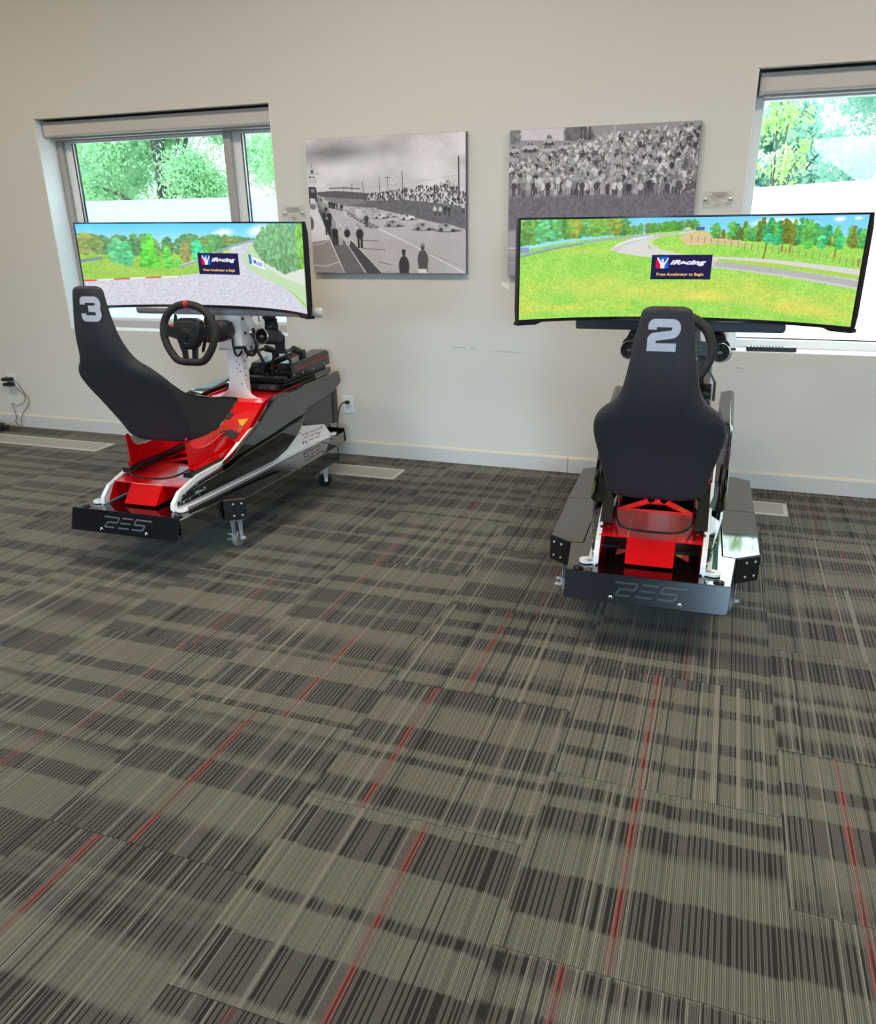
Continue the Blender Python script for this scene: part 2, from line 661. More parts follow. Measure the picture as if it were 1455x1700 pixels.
# ------------------------------------------------------------------ painted prints and screen pictures (numpy rasters held as vertex colours)
def srgb2lin(a):
    a = np.clip(a, 0, 255) / 255.0
    return np.where(a <= 0.04045, a / 12.92, ((a + 0.055) / 1.055) ** 2.4)


class Paint:
    def __init__(self, w, h, seed):
        self.w, self.h = w, h
        self.rng = np.random.default_rng(seed)
        self.X, self.Y = np.meshgrid(np.linspace(0, 1, w), np.linspace(0, 1, h))
        self.I = np.zeros((h, w, 3))

    def noise(self, sx, sy, octs=1):
        out = np.zeros((self.h, self.w))
        amp, tot = 1.0, 0.0
        for _ in range(octs):
            g = self.rng.random((int(sy) + 2, int(sx) + 2))
            fx, fy = self.X * sx, self.Y * sy
            ix, iy = np.minimum(fx.astype(int), int(sx)), np.minimum(fy.astype(int), int(sy))
            tx, ty = fx - ix, fy - iy
            tx, ty = tx * tx * (3 - 2 * tx), ty * ty * (3 - 2 * ty)
            out += amp * ((g[iy, ix] * (1 - tx) + g[iy, ix + 1] * tx) * (1 - ty) + (g[iy + 1, ix] * (1 - tx) + g[iy + 1, ix + 1] * tx) * ty)
            tot += amp
            amp *= 0.55
            sx, sy = sx * 2, sy * 2
        return out / tot

    def blend(self, mask, col):
        m = np.clip(mask, 0, 1)[..., None]
        self.I = self.I * (1 - m) + np.asarray(col, float) * m

    def poly(self, pts, col=None, jit=None):
        X, Y = self.X, self.Y
        if jit is not None:
            Y = Y + jit
        m = np.zeros(X.shape, bool)
        n = len(pts)
        for i in range(n):
            (x0, y0), (x1, y1) = pts[i], pts[(i + 1) % n]
            if y0 == y1:
                continue
            c = ((y0 > Y) != (y1 > Y)) & (X < (x1 - x0) * (Y - y0) / (y1 - y0) + x0)
            m ^= c
        if col is not None:
            self.blend(m.astype(float), col)
        return m

    def win(self, x0, x1, y0, y1):
        return (slice(max(0, int(y0 * self.h)), max(0, int(y1 * self.h) + 2)), slice(max(0, int(x0 * self.w)), max(0, int(x1 * self.w) + 2)))

    def ell(self, cx, cy, rx, ry, col, soft=0.25, k=1.0):
        s = self.win(cx - rx * 1.3, cx + rx * 1.3, cy - ry * 1.3, cy + ry * 1.3)
        x, y = self.X[s], self.Y[s]
        if x.size == 0:
            return
        d = np.sqrt(((x - cx) / rx) ** 2 + ((y - cy) / ry) ** 2)
        m = np.clip((1 + soft / 2 - d) / soft, 0, 1)[..., None] * k
        self.I[s] = self.I[s] * (1 - m) + np.asarray(col, float) * m

    def rect(self, x0, x1, y0, y1, col, k=1.0):
        s = self.win(x0, x1, y0, y1)
        m = ((self.X[s] >= x0) & (self.X[s] <= x1) & (self.Y[s] >= y0) & (self.Y[s] <= y1))[..., None] * k
        self.I[s] = self.I[s] * (1 - m) + np.asarray(col, float) * m

    def line(self, pts, w, col, k=1.0):
        asp = self.w / self.h
        for (x0, y0), (x1, y1) in zip(pts, pts[1:]):
            s = self.win(min(x0, x1) - w, max(x0, x1) + w, min(y0, y1) - w * asp, max(y0, y1) + w * asp)
            X, Y = self.X[s], self.Y[s] / asp
            if X.size == 0:
                continue
            dx, dy = x1 - x0, (y1 - y0) / asp
            L = dx * dx + dy * dy + 1e-12
            t = np.clip(((X - x0) * dx + (Y - y0 / asp) * dy) / L, 0, 1)
            d = np.hypot(X - x0 - t * dx, Y - y0 / asp - t * dy)
            m = np.clip((w / 2 - d) * self.w + 0.5, 0, 1)[..., None] * k
            self.I[s] = self.I[s] * (1 - m) + np.asarray(col, float) * m

    def mesh(self, name, fpos, material, parent):
        """fpos(u,v) arrays -> (x,y,z) arrays"""
        w, h = self.w, self.h
        x, y, z = fpos(self.X.ravel(), self.Y.ravel())
        co = np.stack([x, y, z], 1).astype(np.float32)
        idx = np.arange(w * h).reshape(h, w)
        q = np.stack([idx[:-1, :-1], idx[1:, :-1], idx[1:, 1:], idx[:-1, 1:]], -1).reshape(-1, 4).astype(np.int32)
        me = bpy.data.meshes.new(name)
        me.vertices.add(w * h)
        me.vertices.foreach_set('co', co.ravel())
        nf = len(q)
        me.loops.add(nf * 4)
        me.loops.foreach_set('vertex_index', q.ravel())
        me.polygons.add(nf)
        me.polygons.foreach_set('loop_start', np.arange(0, nf * 4, 4, dtype=np.int32))
        me.polygons.foreach_set('use_smooth', np.ones(nf, bool))
        me.update(calc_edges=True)
        at = me.color_attributes.new('Col', 'FLOAT_COLOR', 'POINT')
        rgba = np.ones((w * h, 4), np.float32)
        rgba[:, :3] = srgb2lin(self.I).reshape(-1, 3)
        at.data.foreach_set('color', rgba.ravel())
        me.materials.append(M[material])
        o = bpy.data.objects.new(name, me)
        COL.objects.link(o)
        o.parent = parent
        return o


def tree_blob(p, cx, base, h, w, col, conic):
    """a foliage clump or fir painted into a screen picture"""
    rng = p.rng
    for _ in range(52):
        t = rng.random()
        yy = base - h * t
        half = w * (1 - t * 0.95) if conic else w * math.sqrt(max(0.02, 1 - (2 * t - 0.95) ** 2))
        xx = cx + (rng.random() * 2 - 1) * half * 0.8
        k = 0.78 + 0.42 * rng.random() + 0.12 * t
        p.ell(xx, yy, w * 0.22 + 0.0015, h * 0.06, np.array(col) * k, 0.7, 0.85)


def screen_right():
    p = Paint(640, 200, 5)
    p.I[:] = (120, 205, 240)
    p.blend(p.Y * 3, (168, 228, 248))
    for cx, cy, rx, ry in ((.72, .07, .035, .03), (.76, .05, .05, .035), (.80, .065, .05, .025), (.92, .035, .015, .02), (.97, .03, .01, .015)):
        p.ell(cx, cy, rx, ry, (250, 250, 252), 0.9, 0.85)
    # grass
    g = p.noise(30, 14, 3)
    fine = p.noise(320, 110, 2)
    grass = np.stack([136 + 44 * g, 206 + 14 * g, 84 + 20 * g], -1) * (0.86 + 0.28 * fine)[..., None]
    hor = np.interp(p.X[0], [0, .14, .29, .405, .53, .58, .72, 1], [.30, .23, .175, .143, .12, .15, .17, .20])
    m = (p.Y > hor[None, :]).astype(float)
    p.blend(m, grass)
    yel = np.clip((p.noise(7, 9, 3) - 0.42) * 3, 0, 1) * np.clip((p.Y - .48) * 4, 0, 1) * np.clip(1.5 - abs(p.Y - .72) * 2.5, 0, 1)
    p.blend(yel * 0.85, grass * np.array([1.32, 1.0, 1.0]))
    for (cx, cy, rx, ry, kk) in ((.2, .31, .08, .03, .5), (.24, .68, .12, .1, .5), (.55, .78, .2, .06, .45), (.85, .86, .12, .05, .5)):
        p.ell(cx, cy, rx, ry, (232, 214, 110), 0.95, kk * 0.7)
    # dirt and infield
    p.poly([(.482, .196), (.52, .135), (.576, .145), (.70, .29), (.60, .26), (.509, .273)], (214, 192, 148))
    # tracks
    road = (212, 210, 206)
    p.poly([(.286, .302), (.311, .24), (.362, .185), (.477, .146), (.52, .132), (.525, .145), (.43, .19), (.395, .243), (.40, .30), (.43, .345), (.42, .395), (.36, .37), (.31, .34)], road)
    p.line([(.30, .31), (.33, .245), (.39, .195), (.48, .155)], .008, (184, 182, 180), .6)
    p.line([(.30, .275), (.34, .225), (.41, .175)], .004, (240, 240, 238), .7)
    p.poly([(.395, .25), (.40, .235), (.435, .31), (.512, .374), (.726, .40), (.997, .478), (.997, .552), (.726, .452), (.50, .40), (.42, .345)], road)
    p.poly([(.585, .424), (.727, .481), (1, .569), (1, .66), (.8, .573), (.585, .49)], (200, 198, 194))
    p.line([(.60, .455), (.75, .51), (1, .61)], .016, (172, 172, 172), .8)
    p.poly([(.60, .405), (.75, .44), (1, .53), (1, .56), (.75, .47), (.60, .425)], (172, 205, 92))
    # fence posts, people, pole
    for i in range(26):
        s = .52 + .475 * i / 25
        y = np.interp(s, [.52, .7, 1], [.23, .32, .465])
        p.line([(s, y - .045 - .02 * s), (s, y)], .0016, (110, 96, 70), .8)
    p.line([(.52, .20), (.7, .285), (1, .42)], .0012, (150, 140, 100), .5)
    for s, y in ((.775, .33), (.797, .345), (.922, .37), (.99, .45)):
        p.line([(s, y - .06), (s, y)], .004, (168, 84, 70), .9)
    p.line([(.735, .13), (.727, .40)], .0035, (120, 84, 60))
    # distant skyline
    for i in range(60):
        s = .30 + .25 * p.rng.random()
        tree_blob(p, s, np.interp(s, [.3, .405, .53], [.175, .143, .115]), .07 + .03 * p.rng.random(), .008, (70 + 40 * p.rng.random(), 130 + 30 * p.rng.random(), 70), False)
    for i in range(60):
        s = .34 * p.rng.random() ** 1.15
        b = np.interp(s, [0, .14, .29, .405], [.25, .19, .15, .12])
        q = p.rng.random()
        col = (120, 170, 80) if q < .35 else (95, 150, 80) if q < .6 else (150, 166, 78) if q < .8 else (105, 190, 130)
        tree_blob(p, s, b, .20 + .08 * p.rng.random(), .018 + .01 * p.rng.random(), col, False)
    # guard rail at left
    p.line([(0, .345), (.10, .28), (.20, .235), (.30, .195), (.40, .165)], .006, (150, 170, 195), .9)
    p.line([(0, .365), (.10, .296), (.20, .247)], .003, (108, 128, 150), .8)
    p.rect(.0, .03, .27, .32, (140, 135, 190), .8)
    # grandstand on horizon
    p.rect(.53, .555, .093, .128, (88, 108, 140))
    p.rect(.50, .515, .10, .125, (230, 226, 220), .8)
    # trees at right
    for i in range(64):
        s = .58 + .42 * p.rng.random()
        b = np.interp(s, [.58, .72, 1], [.20, .24, .29])
        q = p.rng.random()
        fir = q < .4
        col = (104, 118, 44) if fir else ((60, 150, 96) if q < .7 else (96, 170, 80))
        hh = .08 + .1 * p.rng.random()
        if .7 < s < .87 or s > .93:
            hh += .05
        tree_blob(p, s, b, hh, .009 + .008 * p.rng.random(), col, fir)
    for s, b, hh, c in ((.735, .25, .09, (70, 190, 140)), (.76, .27, .10, (60, 180, 120)), (.88, .30, .12, (84, 200, 130)), (.93, .30, .11, (70, 190, 120)), (.965, .29, .19, (122, 128, 60)), (.80, .27, .17, (112, 122, 54)), (.655, .21, .10, (100, 110, 50)), (.845, .30, .07, (90, 190, 80))):
        tree_blob(p, s, b, hh, .016, c, c[1] < 130)
    return p


def qL(s, t):
    s2 = s / .949
    tt, tb = -.047 + .053 * s2, .975 + .05 * s2
    return (s2, (t - tt) / (tb - tt))


def screen_left():
    p = Paint(520, 180, 9)
    p.I[:] = (104, 205, 240)
    p.blend(p.Y * 4, (176, 234, 250))
    for cx, cy, rx, ry in ((.555, .10, .035, .04), (.53, .12, .03, .03), (.70, .10, .04, .05), (.735, .07, .05, .06)):
        p.ell(cx, cy, rx, ry, (236, 244, 248), 0.9, 0.8)
    fine = p.noise(260, 100, 2)
    g = p.noise(20, 12, 3)
    grass = np.stack([140 + 40 * g, 196 + 14 * g, 84 + 20 * g], -1) * (0.88 + 0.24 * fine)[..., None]
    p.blend((p.Y > .30).astype(float), grass)
    # forest
    for i in range(110):
        s = p.rng.random() * .70
        top = np.interp(s, [0, .1, .25, .33, .44, .56, .70], [.12, .14, .13, .16, .13, .14, .18])
        b = np.interp(s, [0, .1, .26, .42, .56, .68], [.34, .36, .40, .36, .28, .22])
        q = p.rng.random()
        col = (112, 150, 96) if q < .4 else (92, 142, 98) if q < .8 else (132, 150, 92)
        tree_blob(p, s, b, (b - top) * (.75 + .3 * p.rng.random()), .022, col, False)
    for s, b, hh, w, c, k in ((.03, .36, .25, .05, (148, 164, 96), False), (.06, .33, .2, .03, (130, 150, 90), False), (.13, .48, .30, .035, (110, 200, 140), False), (.16, .50, .28, .03, (96, 190, 130), False), (.25, .53, .38, .034, (108, 210, 74), True), (.23, .52, .3, .03, (100, 200, 80), True), (.31, .53, .26, .03, (112, 206, 92), True), (.35, .54, .12, .02, (110, 200, 84), True), (.38, .48, .27, .022, (150, 152, 98), False), (.43, .47, .27, .026, (84, 206, 150), False), (.47, .46, .2, .025, (100, 180, 90), True), (.49, .42, .28, .025, (110, 170, 100), True), (.52, .38, .24, .02, (96, 160, 104), False)):
        for _ in range(2):
            tree_blob(p, s, b, hh, w, c, k)
    # far road at left and side track
    p.poly([qL(*q) for q in ((-.01, .385), (.072, .36), (.072, .392), (-.01, .43))], (128, 150, 160))
    # paved foreground
    pav = np.stack([206 + 0 * g, 206 + 0 * g, 218 + 0 * g], -1) * (0.86 + 0.28 * p.noise(260, 120, 2))[..., None]
    m = p.poly([qL(*q) for q in ((-.05, .655), (.095, .65), (.177, .643), (.295, .632), (.406, .592), (.45, .50), (.55, .30), (.644, .187), (.67, .20), (.625, .35), (.61, .52), (.70, .64), (.85, .82), (.96, 1.0), (1.1, 1.2), (-.05, 1.2))])
    p.blend(m.astype(float), pav)
    p.line([qL(.406, .592), qL(.52, .33), qL(.644, .187)], .004, (235, 238, 236), .7)
    p.line([qL(.60, .40), qL(.635, .27), qL(.655, .19)], .003, (150, 170, 150), .6)
    # barrier
    p.line([qL(.334, .505), qL(.405, .44), qL(.474, .345), qL(.553, .25), qL(.644, .19)], .010, (150, 172, 178))
    p.line([qL(.334, .49), qL(.405, .425), qL(.474, .33)], .003, (210, 220, 222))
    # right bank
    p.poly([qL(*q) for q in ((.588, .40), (.645, .20), (.70, .22), (.98, .5), (.98, .98), (.85, .80), (.72, .68), (.62, .55))], (190, 216, 176))
    p.poly([qL(*q) for q in ((.66, .46), (.80, .52), (.98, .48), (.98, .72), (.80, .64))], (214, 222, 210))
    for i in range(90):
        s = .67 + .30 * p.rng.random()
        top = np.interp(s, [.66, .72, .98], [.14, .02, .0])
        b = np.interp(s, [.66, .70, .80, .96], [.28, .44, .56, .46])
        col = (118, 168, 120) if s < .90 else (126, 182, 84)
        a, bb = qL(s, b)
        tree_blob(p, a, bb, (b - top) * (.5 + .55 * p.rng.random()), .028, col, False)
    # sponsor board
    bd = [qL(*q) for q in ((.622, .37), (.694, .445), (.699, .545), (.627, .478))]
    p.poly(bd, (238, 240, 240))
    p.poly([qL(*q) for q in ((.618, .35), (.632, .37), (.634, .48), (.622, .47))], (60, 120, 190))
    # red and white kerb
    kb = [(-.05, .655), (.095, .648), (.177, .642), (.295, .632)]
    for i in range(6):
        a0, a1 = i / 6, (i + 1) / 6
        xs = np.interp([a0, a1], [0, 1], [-.01, .32])
        ys = np.interp(xs, [k[0] for k in kb], [k[1] for k in kb])
        p.line([qL(xs[0], ys[0]), qL(xs[1], ys[1])], .006, (214, 92, 70) if i % 2 == 0 else (240, 236, 230))
    # nothing more is layered over the right half of the panel
    return p


def mapL(x, y):
    # pixel in the close-up of the left print -> (u,v)
    u = (x - (45 + (y - 130) / 892 * 65)) / ((1115 + (y - 75) / 950 * 10) - (45 + (y - 130) / 892 * 65))
    t, b = 130 - 55 * u, 1022 + 3 * u
    return (u, (y - t) / (b - t))


def person(p, x, y, h, body, legs, head=(150, 146, 150)):
    """small standing figure: feet at (x,y), height h (fractions)"""
    w = h * p.h / p.w
    p.rect(x - w * .13, x - w * .02, y - h * .48, y, legs)
    p.rect(x + w * .02, x + w * .13, y - h * .48, y, legs)
    p.ell(x, y - h * .64, w * .19, h * .23, body, .3)
    p.ell(x, y - h * .92, w * .085, h * .085, head, .3)


def race_car(p, cx, cy, w, tone):
    h = w * .42 * p.w / p.h
    p.ell(cx + w * .05, cy + h * .38, w * .62, h * .16, (66, 62, 70), .6, .9)
    p.ell(cx, cy + h * .1, w * .55, h * .36, tone, .3)
    p.ell(cx - w * .12, cy - h * .12, w * .34, h * .28, np.array(tone) * .92, .3)
    p.ell(cx + w * .25, cy + h * .05, w * .18, h * .2, np.array(tone) * 1.08, .4)
    p.ell(cx - w * .05, cy - h * .2, w * .09, h * .14, (70, 66, 72), .4)
    p.ell(cx - w * .3, cy + h * .28, w * .1, h * .2, (58, 54, 60), .3)
    p.ell(cx + w * .3, cy + h * .34, w * .1, h * .17, (58, 54, 60), .3)


def print_left():
    p = Paint(430, 330, 21)
    P = lambda *q: [mapL(*a) for a in q]
    n = p.noise(5, 6, 4)
    base = 198 + 26 * np.clip((n - .4) * 3, -1, 1)
    p.I[:] = np.stack([base, base - 5, base + 1], -1)
    p.blend(np.clip(1 - abs(p.X - .18) * 2.6, 0, 1) * np.clip(1 - abs(p.Y - .10) * 9, 0, 1) * 1.3, (140, 135, 142))
    p.blend(np.clip(1 - abs(p.X - .52) * 6, 0, 1) * np.clip(1 - abs(p.Y - .07) * 12, 0, 1) * .8, (162, 157, 164))
    p.blend(np.clip((p.X - .86) * 7, 0, 1) * np.clip(1 - abs(p.Y - .21) * 14, 0, 1) * .8, (150, 145, 152))
    p.blend(np.clip(1 - abs(p.Y - .24) * 9, 0, 1) * .5, (222, 217, 224))
    # track and apron
    tr = 186 + 18 * (p.noise(12, 9, 3) - .5)
    p.poly(P((110, 470), (560, 540), (1125, 640), (1130, 1030), (580, 1030), (100, 540)), np.stack([tr, tr - 5, tr + 2], -1))
    # banking
    bk = 104 + 40 * (p.noise(120, 90, 2) - .5)
    p.poly(P((330, 500), (560, 500), (760, 520), (1120, 560), (1120, 715), (860, 655), (520, 575), (330, 560)), np.stack([bk, bk - 4, bk + 2], -1))
    p.poly(P((180, 500), (420, 490), (470, 540), (300, 560), (190, 540)), (132, 127, 134))
    # far tree line and hill
    p.poly(P((130, 470), (250, 460), (430, 470), (560, 490), (560, 520), (300, 510), (140, 500)), (92, 88, 94))
    # crowd on the bank
    for i in range(900):
        x = 480 + 640 * p.rng.random()
        top = np.interp(x, [480, 600, 700, 830, 900, 1000, 1040, 1120], [480, 470, 450, 425, 435, 395, 410, 480])
        bot = np.interp(x, [480, 600, 760, 900, 1120], [520, 515, 515, 530, 560])
        y = top + (bot - top) * p.rng.random()
        u, v = mapL(x, y)
        k = p.rng.choice([50, 70, 90, 150, 190, 215])
        p.ell(u, v, .0045, .011, (k, k - 4, k + 2), .4)
    # poles and gantry
    for x, y0, y1, w in ((1072, 235, 545, .008), (709, 330, 530, .004), (613, 365, 510, .003), (557, 370, 500, .003), (445, 400, 480, .003)):
        p.line([mapL(x, y0), mapL(x + 6, y1)], w, (64, 60, 66))
    p.line(P((596, 372), (632, 372)), .003, (80, 76, 82))
    p.line(P((215, 445), (320, 440), (425, 447)), .007, (98, 94, 100))
    p.line(P((370, 415), (372, 462)), .004, (90, 86, 92))
    p.line(P((315, 440), (318, 475)), .003, (90, 86, 92))
    p.line(P((440, 445), (600, 425), (1110, 350)), .0015, (130, 126, 132), .6)
    # timing tower on the left
    p.poly(P((66, 360), (128, 355), (132, 430), (70, 435)), (214, 209, 216))
    for x, y in ((80, 372), (105, 372)):
        p.rect(*(mapL(x - 9, y)[0], mapL(x + 9, y)[0], mapL(x, y - 5)[1], mapL(x, y + 5)[1]), (64, 60, 66))
    p.line(P((70, 392), (128, 390)), .002, (120, 116, 122))
    p.line(P((72, 405), (128, 403)), .002, (120, 116, 122))
    p.rect(mapL(84, 330)[0], mapL(103, 330)[0], mapL(90, 324)[1], mapL(90, 345)[1], (60, 56, 62))
    p.line(P((68, 350), (138, 348)), .003, (110, 106, 112))
    p.line(P((95, 285), (88, 305), (96, 320)), .003, (84, 80, 86))
    p.poly(P((66, 435), (120, 435), (128, 470), (140, 520), (80, 560), (66, 520)), (58, 54, 60))
    p.rect(mapL(84, 450)[0], mapL(112, 450)[0], mapL(90, 448)[1], mapL(90, 472)[1], (128, 124, 130))
    p.poly(P((80, 510), (112, 512), (120, 540), (82, 552)), (210, 205, 212))
    # pit wall (bright) and pit lane with shade
    p.poly(P((78, 570), (125, 560), (330, 1000), (330, 1030), (108, 1030)), (216, 211, 218))
    p.poly(P((94, 810), (215, 790), (320, 1020), (110, 1030)), (150, 144, 150))
    p.line(P((108, 970), (200, 975), (290, 945)), .006, (210, 206, 212))
    p.line(P((95, 830), (160, 820), (220, 790)), .005, (196, 192, 198))
    p.ell(*mapL(88, 680), .018, .05, (84, 80, 86), .3)
    p.ell(*mapL(100, 568), .022, .02, (120, 116, 122), .4)
    p.poly(P((125, 510), (160, 520), (240, 680), (470, 1030), (330, 1030), (140, 600)), (92, 88, 94))
    p.poly(P((240, 790), (330, 1030), (470, 1030), (340, 830)), (112, 108, 114))
    p.poly(P((330, 800), (370, 800), (585, 1030), (480, 1030)), (78, 74, 80))
    p.line(P((330, 800), (480, 1030)), .004, (150, 146, 152))
    p.line(P((170, 545), (250, 640), (370, 790), (585, 1030)), .003, (226, 222, 228))
    # start line markings
    p.line(P((560, 715), (760, 815), (960, 930), (1120, 1025)), .007, (226, 222, 228))
    p.line(P((880, 880), (1000, 930), (1120, 985)), .006, (150, 146, 152), .6)
    for x0, y0, x1, y1 in ((450, 795, 555, 800), (450, 852, 600, 860), (560, 945, 640, 965)):
        p.line([mapL(x0, y0), mapL(x1, y1)], .006, (126, 122, 128), .9)
    # line of people along the pit wall
    for i in range(70):
        t = p.rng.random()
        x, y = 125 + 105 * t + 20 * p.rng.random(), 520 + 250 * t
        u, v = mapL(x, y)
        k = p.rng.choice([36, 44, 52, 60, 150])
        person(p, u, v, .05 + .09 * t, (k, k, k + 2), (k * .8,) * 3)
    for i in range(26):
        t = p.rng.random()
        u, v = mapL(160 + 160 * t, 560 + 40 * t)
        k = p.rng.choice([46, 60, 190])
        person(p, u, v, .055, (k,) * 3, (k * .8,) * 3)
    # cars waiting on the grid at the left and racing on the right
    for i in range(9):
        t = i / 8
        u, v = mapL(340 + 180 * t, 600 + 95 * t)
        race_car(p, u, v, .035 + .02 * t, (150, 146, 152))
    for i in range(12):
        u, v = mapL(350 + 200 * p.rng.random(), 575 + 22 * p.rng.random())
        race_car(p, u, v, .028, (196, 192, 198))
    for x, y, w, k in ((565, 628, .075, 200), (636, 622, .062, 176), (655, 677, .10, 158), (748, 634, .085, 214), (852, 697, .115, 168), (1003, 703, .125, 176)):
        u, v = mapL(x, y)
        race_car(p, u, v, w, (k, k - 4, k + 2))
    # mechanics
    for x, y, h, b, l in ((262, 830, .15, 34, 40), (300, 825, .13, 186, 190), (345, 828, .14, 40, 196), (415, 790, .12, 200, 190), (432, 850, .17, 44, 36), (475, 705, .10, 60, 60), (410, 640, .08, 205, 200), (430, 650, .09, 200, 195), (330, 650, .07, 200, 190), (218, 700, .12, 36, 36), (205, 760, .14, 38, 36)):
        u, v = mapL(x, y)
        person(p, u, v, h, (b, b - 2, b + 2), (l, l - 2, l + 2))
    for x, y in ((925, 625), (960, 628), (990, 622), (1015, 628), (1105, 605)):
        u, v = mapL(x, y)
        person(p, u, v, .075, (p.rng.choice([50, 200]),) * 3, (60, 58, 62))
    # two spectators in the foreground
    for x, b in ((728, 62), (852, 86)):
        u, v = mapL(x, 1000)
        dy = -.045 if x > 800 else 0
        p.ell(u, v - .03 + dy, .034, .075, (b, b - 3, b + 2), .15)
        p.rect(u - .03, u + .03, v - .01 + dy, v + .03 + dy * .4, (b, b - 3, b + 2))
        p.ell(u, v - .125 + dy, .012, .022, (70, 66, 70), .2)
        p.ell(u, v - .142 + dy, .013, .012, (44, 42, 46) if x < 800 else (140, 134, 138), .2)
    u, v = mapL(848, 1005)
    p.rect(u - .026, u + .026, v - .01, v + .05, (226, 222, 226))
    p.I *= (1.0 + 0.12 * p.rng.random((p.h, p.w)))[..., None]
    return p


def print_right():
    p = Paint(470, 350, 33)
    A = 1168.0

    def mp(x, y):
        l, r = -5 - 8 * y / A, 1440 - (y - 5) * .083
        u = (x - l) / (r - l)
        t = 82 - 77 * u
        return (u, (y - t) / (A - t))
    P = lambda *q: [mp(*a) for a in q]
    p.I[:] = (150, 142, 150)
    # bright sky patch
    p.poly(P((60, 60), (480, 60), (470, 150), (90, 150)), (204, 197, 205))
    # dark trees
    for i in range(60):
        x = 440 + 200 * p.rng.random()
        u, v = mp(x, 60 + 80 * p.rng.random())
        k = 70 + 60 * p.rng.random()
        p.ell(u, v, .014, .018, (k, k - 4, k + 2), .7, .8)
    for x in (560, 590, 625):
        p.line(P((x, 50), (x - 4, 150)), .008, (58, 54, 60))
    for i in range(50):
        u, v = mp(70 * p.rng.random(), 90 + 80 * p.rng.random())
        k = 90 + 60 * p.rng.random()
        p.ell(u, v, .012, .012, (k,) * 3, .7, .8)
    # parked cars
    for x, y, w in ((30, 215, .05), (160, 190, .075), (300, 210, .085), (450, 185, .08), (560, 170, .07), (270, 260, .09), (50, 280, .07), (310, 140, .05), (900, 150, .07)):
        u, v = mp(x, y)
        w *= .60
        h = .034
        q = p.rng.random() * 20 - 10
        p.ell(u, v + h * .95, w * 1.02, h * .35, (74, 70, 76), .4)
        p.poly([(u - w, v + h * .7), (u - w * .96, v + h * .1), (u - w * .62, v - h * .12), (u + w * .70, v - h * .10), (u + w, v + h * .2), (u + w, v + h * .7)], (182 + q, 176 + q, 183 + q))
        p.poly([(u - w * .60, v - h * .08), (u - w * .38, v - h * .85), (u + w * .28, v - h * .85), (u + w * .62, v - h * .06)], (168 + q, 162 + q, 169 + q))
        p.poly([(u - w * .48, v - h * .12), (u - w * .33, v - h * .68), (u + w * .22, v - h * .68), (u + w * .46, v - h * .12)], (98, 94, 100))
        p.rect(u - w * .08, u - w * .02, v - h * .7, v - h * .1, (176, 170, 176))
        for sx in (-.55, .58):
            p.ell(u + w * sx, v + h * .72, w * .17, h * .28, (58, 55, 60), .3)
    # crowd
    for row in range(21):
        t = row / 20
        y = 150 + 380 * t
        for i in range(int(74 - 24 * t)):
            x = 1440 * p.rng.random()
            lim = np.interp(x, [0, 200, 420, 640, 760, 1000, 1440], [330, 300, 260, 170, 120, 90, 40])
            yy = y - (1 - t) * np.interp(x, [0, 700, 1440], [0, 30, 120])
            if yy < lim:
                continue
            u, v = mp(x, yy + 14 * p.rng.random())
            b = p.rng.choice([50, 70, 96, 130, 190, 208, 218, 165, 120])
            l = p.rng.choice([60, 80, 110, 140, 180])
            person(p, u, v + .02, .070 + .040 * t, (b, b - 6, b + 1), (l, l - 5, l + 1), (124 + 50 * p.rng.random(),) * 3)
    # pale pole
    p.rect(mp(797, 300)[0] - .007, mp(797, 300)[0] + .007, 0, .47, (172, 164, 172), .9)
    # grass bank
    gr = 112 + 46 * (p.noise(90, 60, 3) - .5)
    edge = .435 + .02 * (p.noise(60, 2, 2) - .5)
    p.blend(np.clip((p.Y - edge) * 60, 0, 1), np.stack([gr, gr - 10, gr + 2], -1))
    for x, y in ((150, 500), (235, 520), (465, 540), (850, 555), (1275, 540), (380, 515)):
        u, v = mp(x, y)
        k = p.rng.choice([80, 205])
        person(p, u, v, .11, (k,) * 3, (k * .8,) * 3)
    # track edge lower down
    p.blend(np.clip((p.Y - .665) * 50, 0, 1), (166, 158, 170))
    p.rect(0, 1, .795, .803, (216, 210, 220))
    p.blend(np.clip((p.Y - .85) * 40, 0, 1) * .6, (142, 136, 146))
    p.rect(0, 1, .90, .908, (200, 194, 204))
    p.I *= (1.0 + 0.13 * p.rng.random((p.h, p.w)))[..., None]
    return p


# ================================================================== ROOM
YW = 4.836                     # wall face
YF = 5.0                       # window frame plane
X0, X1, YB = -8.6, 7.5, -7.0
SILL, HEAD = 0.789, 2.19
WIN = ((-4.63, -2.785), (0.02, 1.865))

b = MB().box(X0, X1, YB, YW + 0.25, -0.12, -0.007)
floor = struct(b.build('floor', M['carpet'], smooth=0))
floor.color = (0.25, 0.31, 0, 1)

# carpet tiles, half-dropped column by column
TW, TL = 0.6285, 0.632
tile_b = MB()
tile_b.loft([[(0.0006, 0.0006, -0.006), (TW - .0006, 0.0006, -0.006), (TW - .0006, TL - .0006, -0.006), (0.0006, TL - .0006, -0.006)],
             [(0.0006, 0.0006, -0.0008), (TW - .0006, 0.0006, -0.0008), (TW - .0006, TL - .0006, -0.0008), (0.0006, TL - .0006, -0.0008)],
             [(0.0018, 0.0018, 0), (TW - .0018, 0.0018, 0), (TW - .0018, TL - .0018, 0), (0.0018, TL - .0018, 0)]])
tile0 = tile_b.build('carpet_tile', 'carpet', floor, smooth=0)
RED = {(0, -1): .155, (0, 0): .248, (0, 1): .248, (0, 2): .335, (1, -1): .158, (1, 0): .156, (1, 2): .254, (1, 3): .352, (1, 1): .45,
       (-1, -1): .354, (-1, 0): .160, (-1, 1): .257, (-2, -1): .17, (-2, 0): .268, (-2, 1): .366, (-3, 0): .391, (-3, 1): .42, (-3, -1): .3}
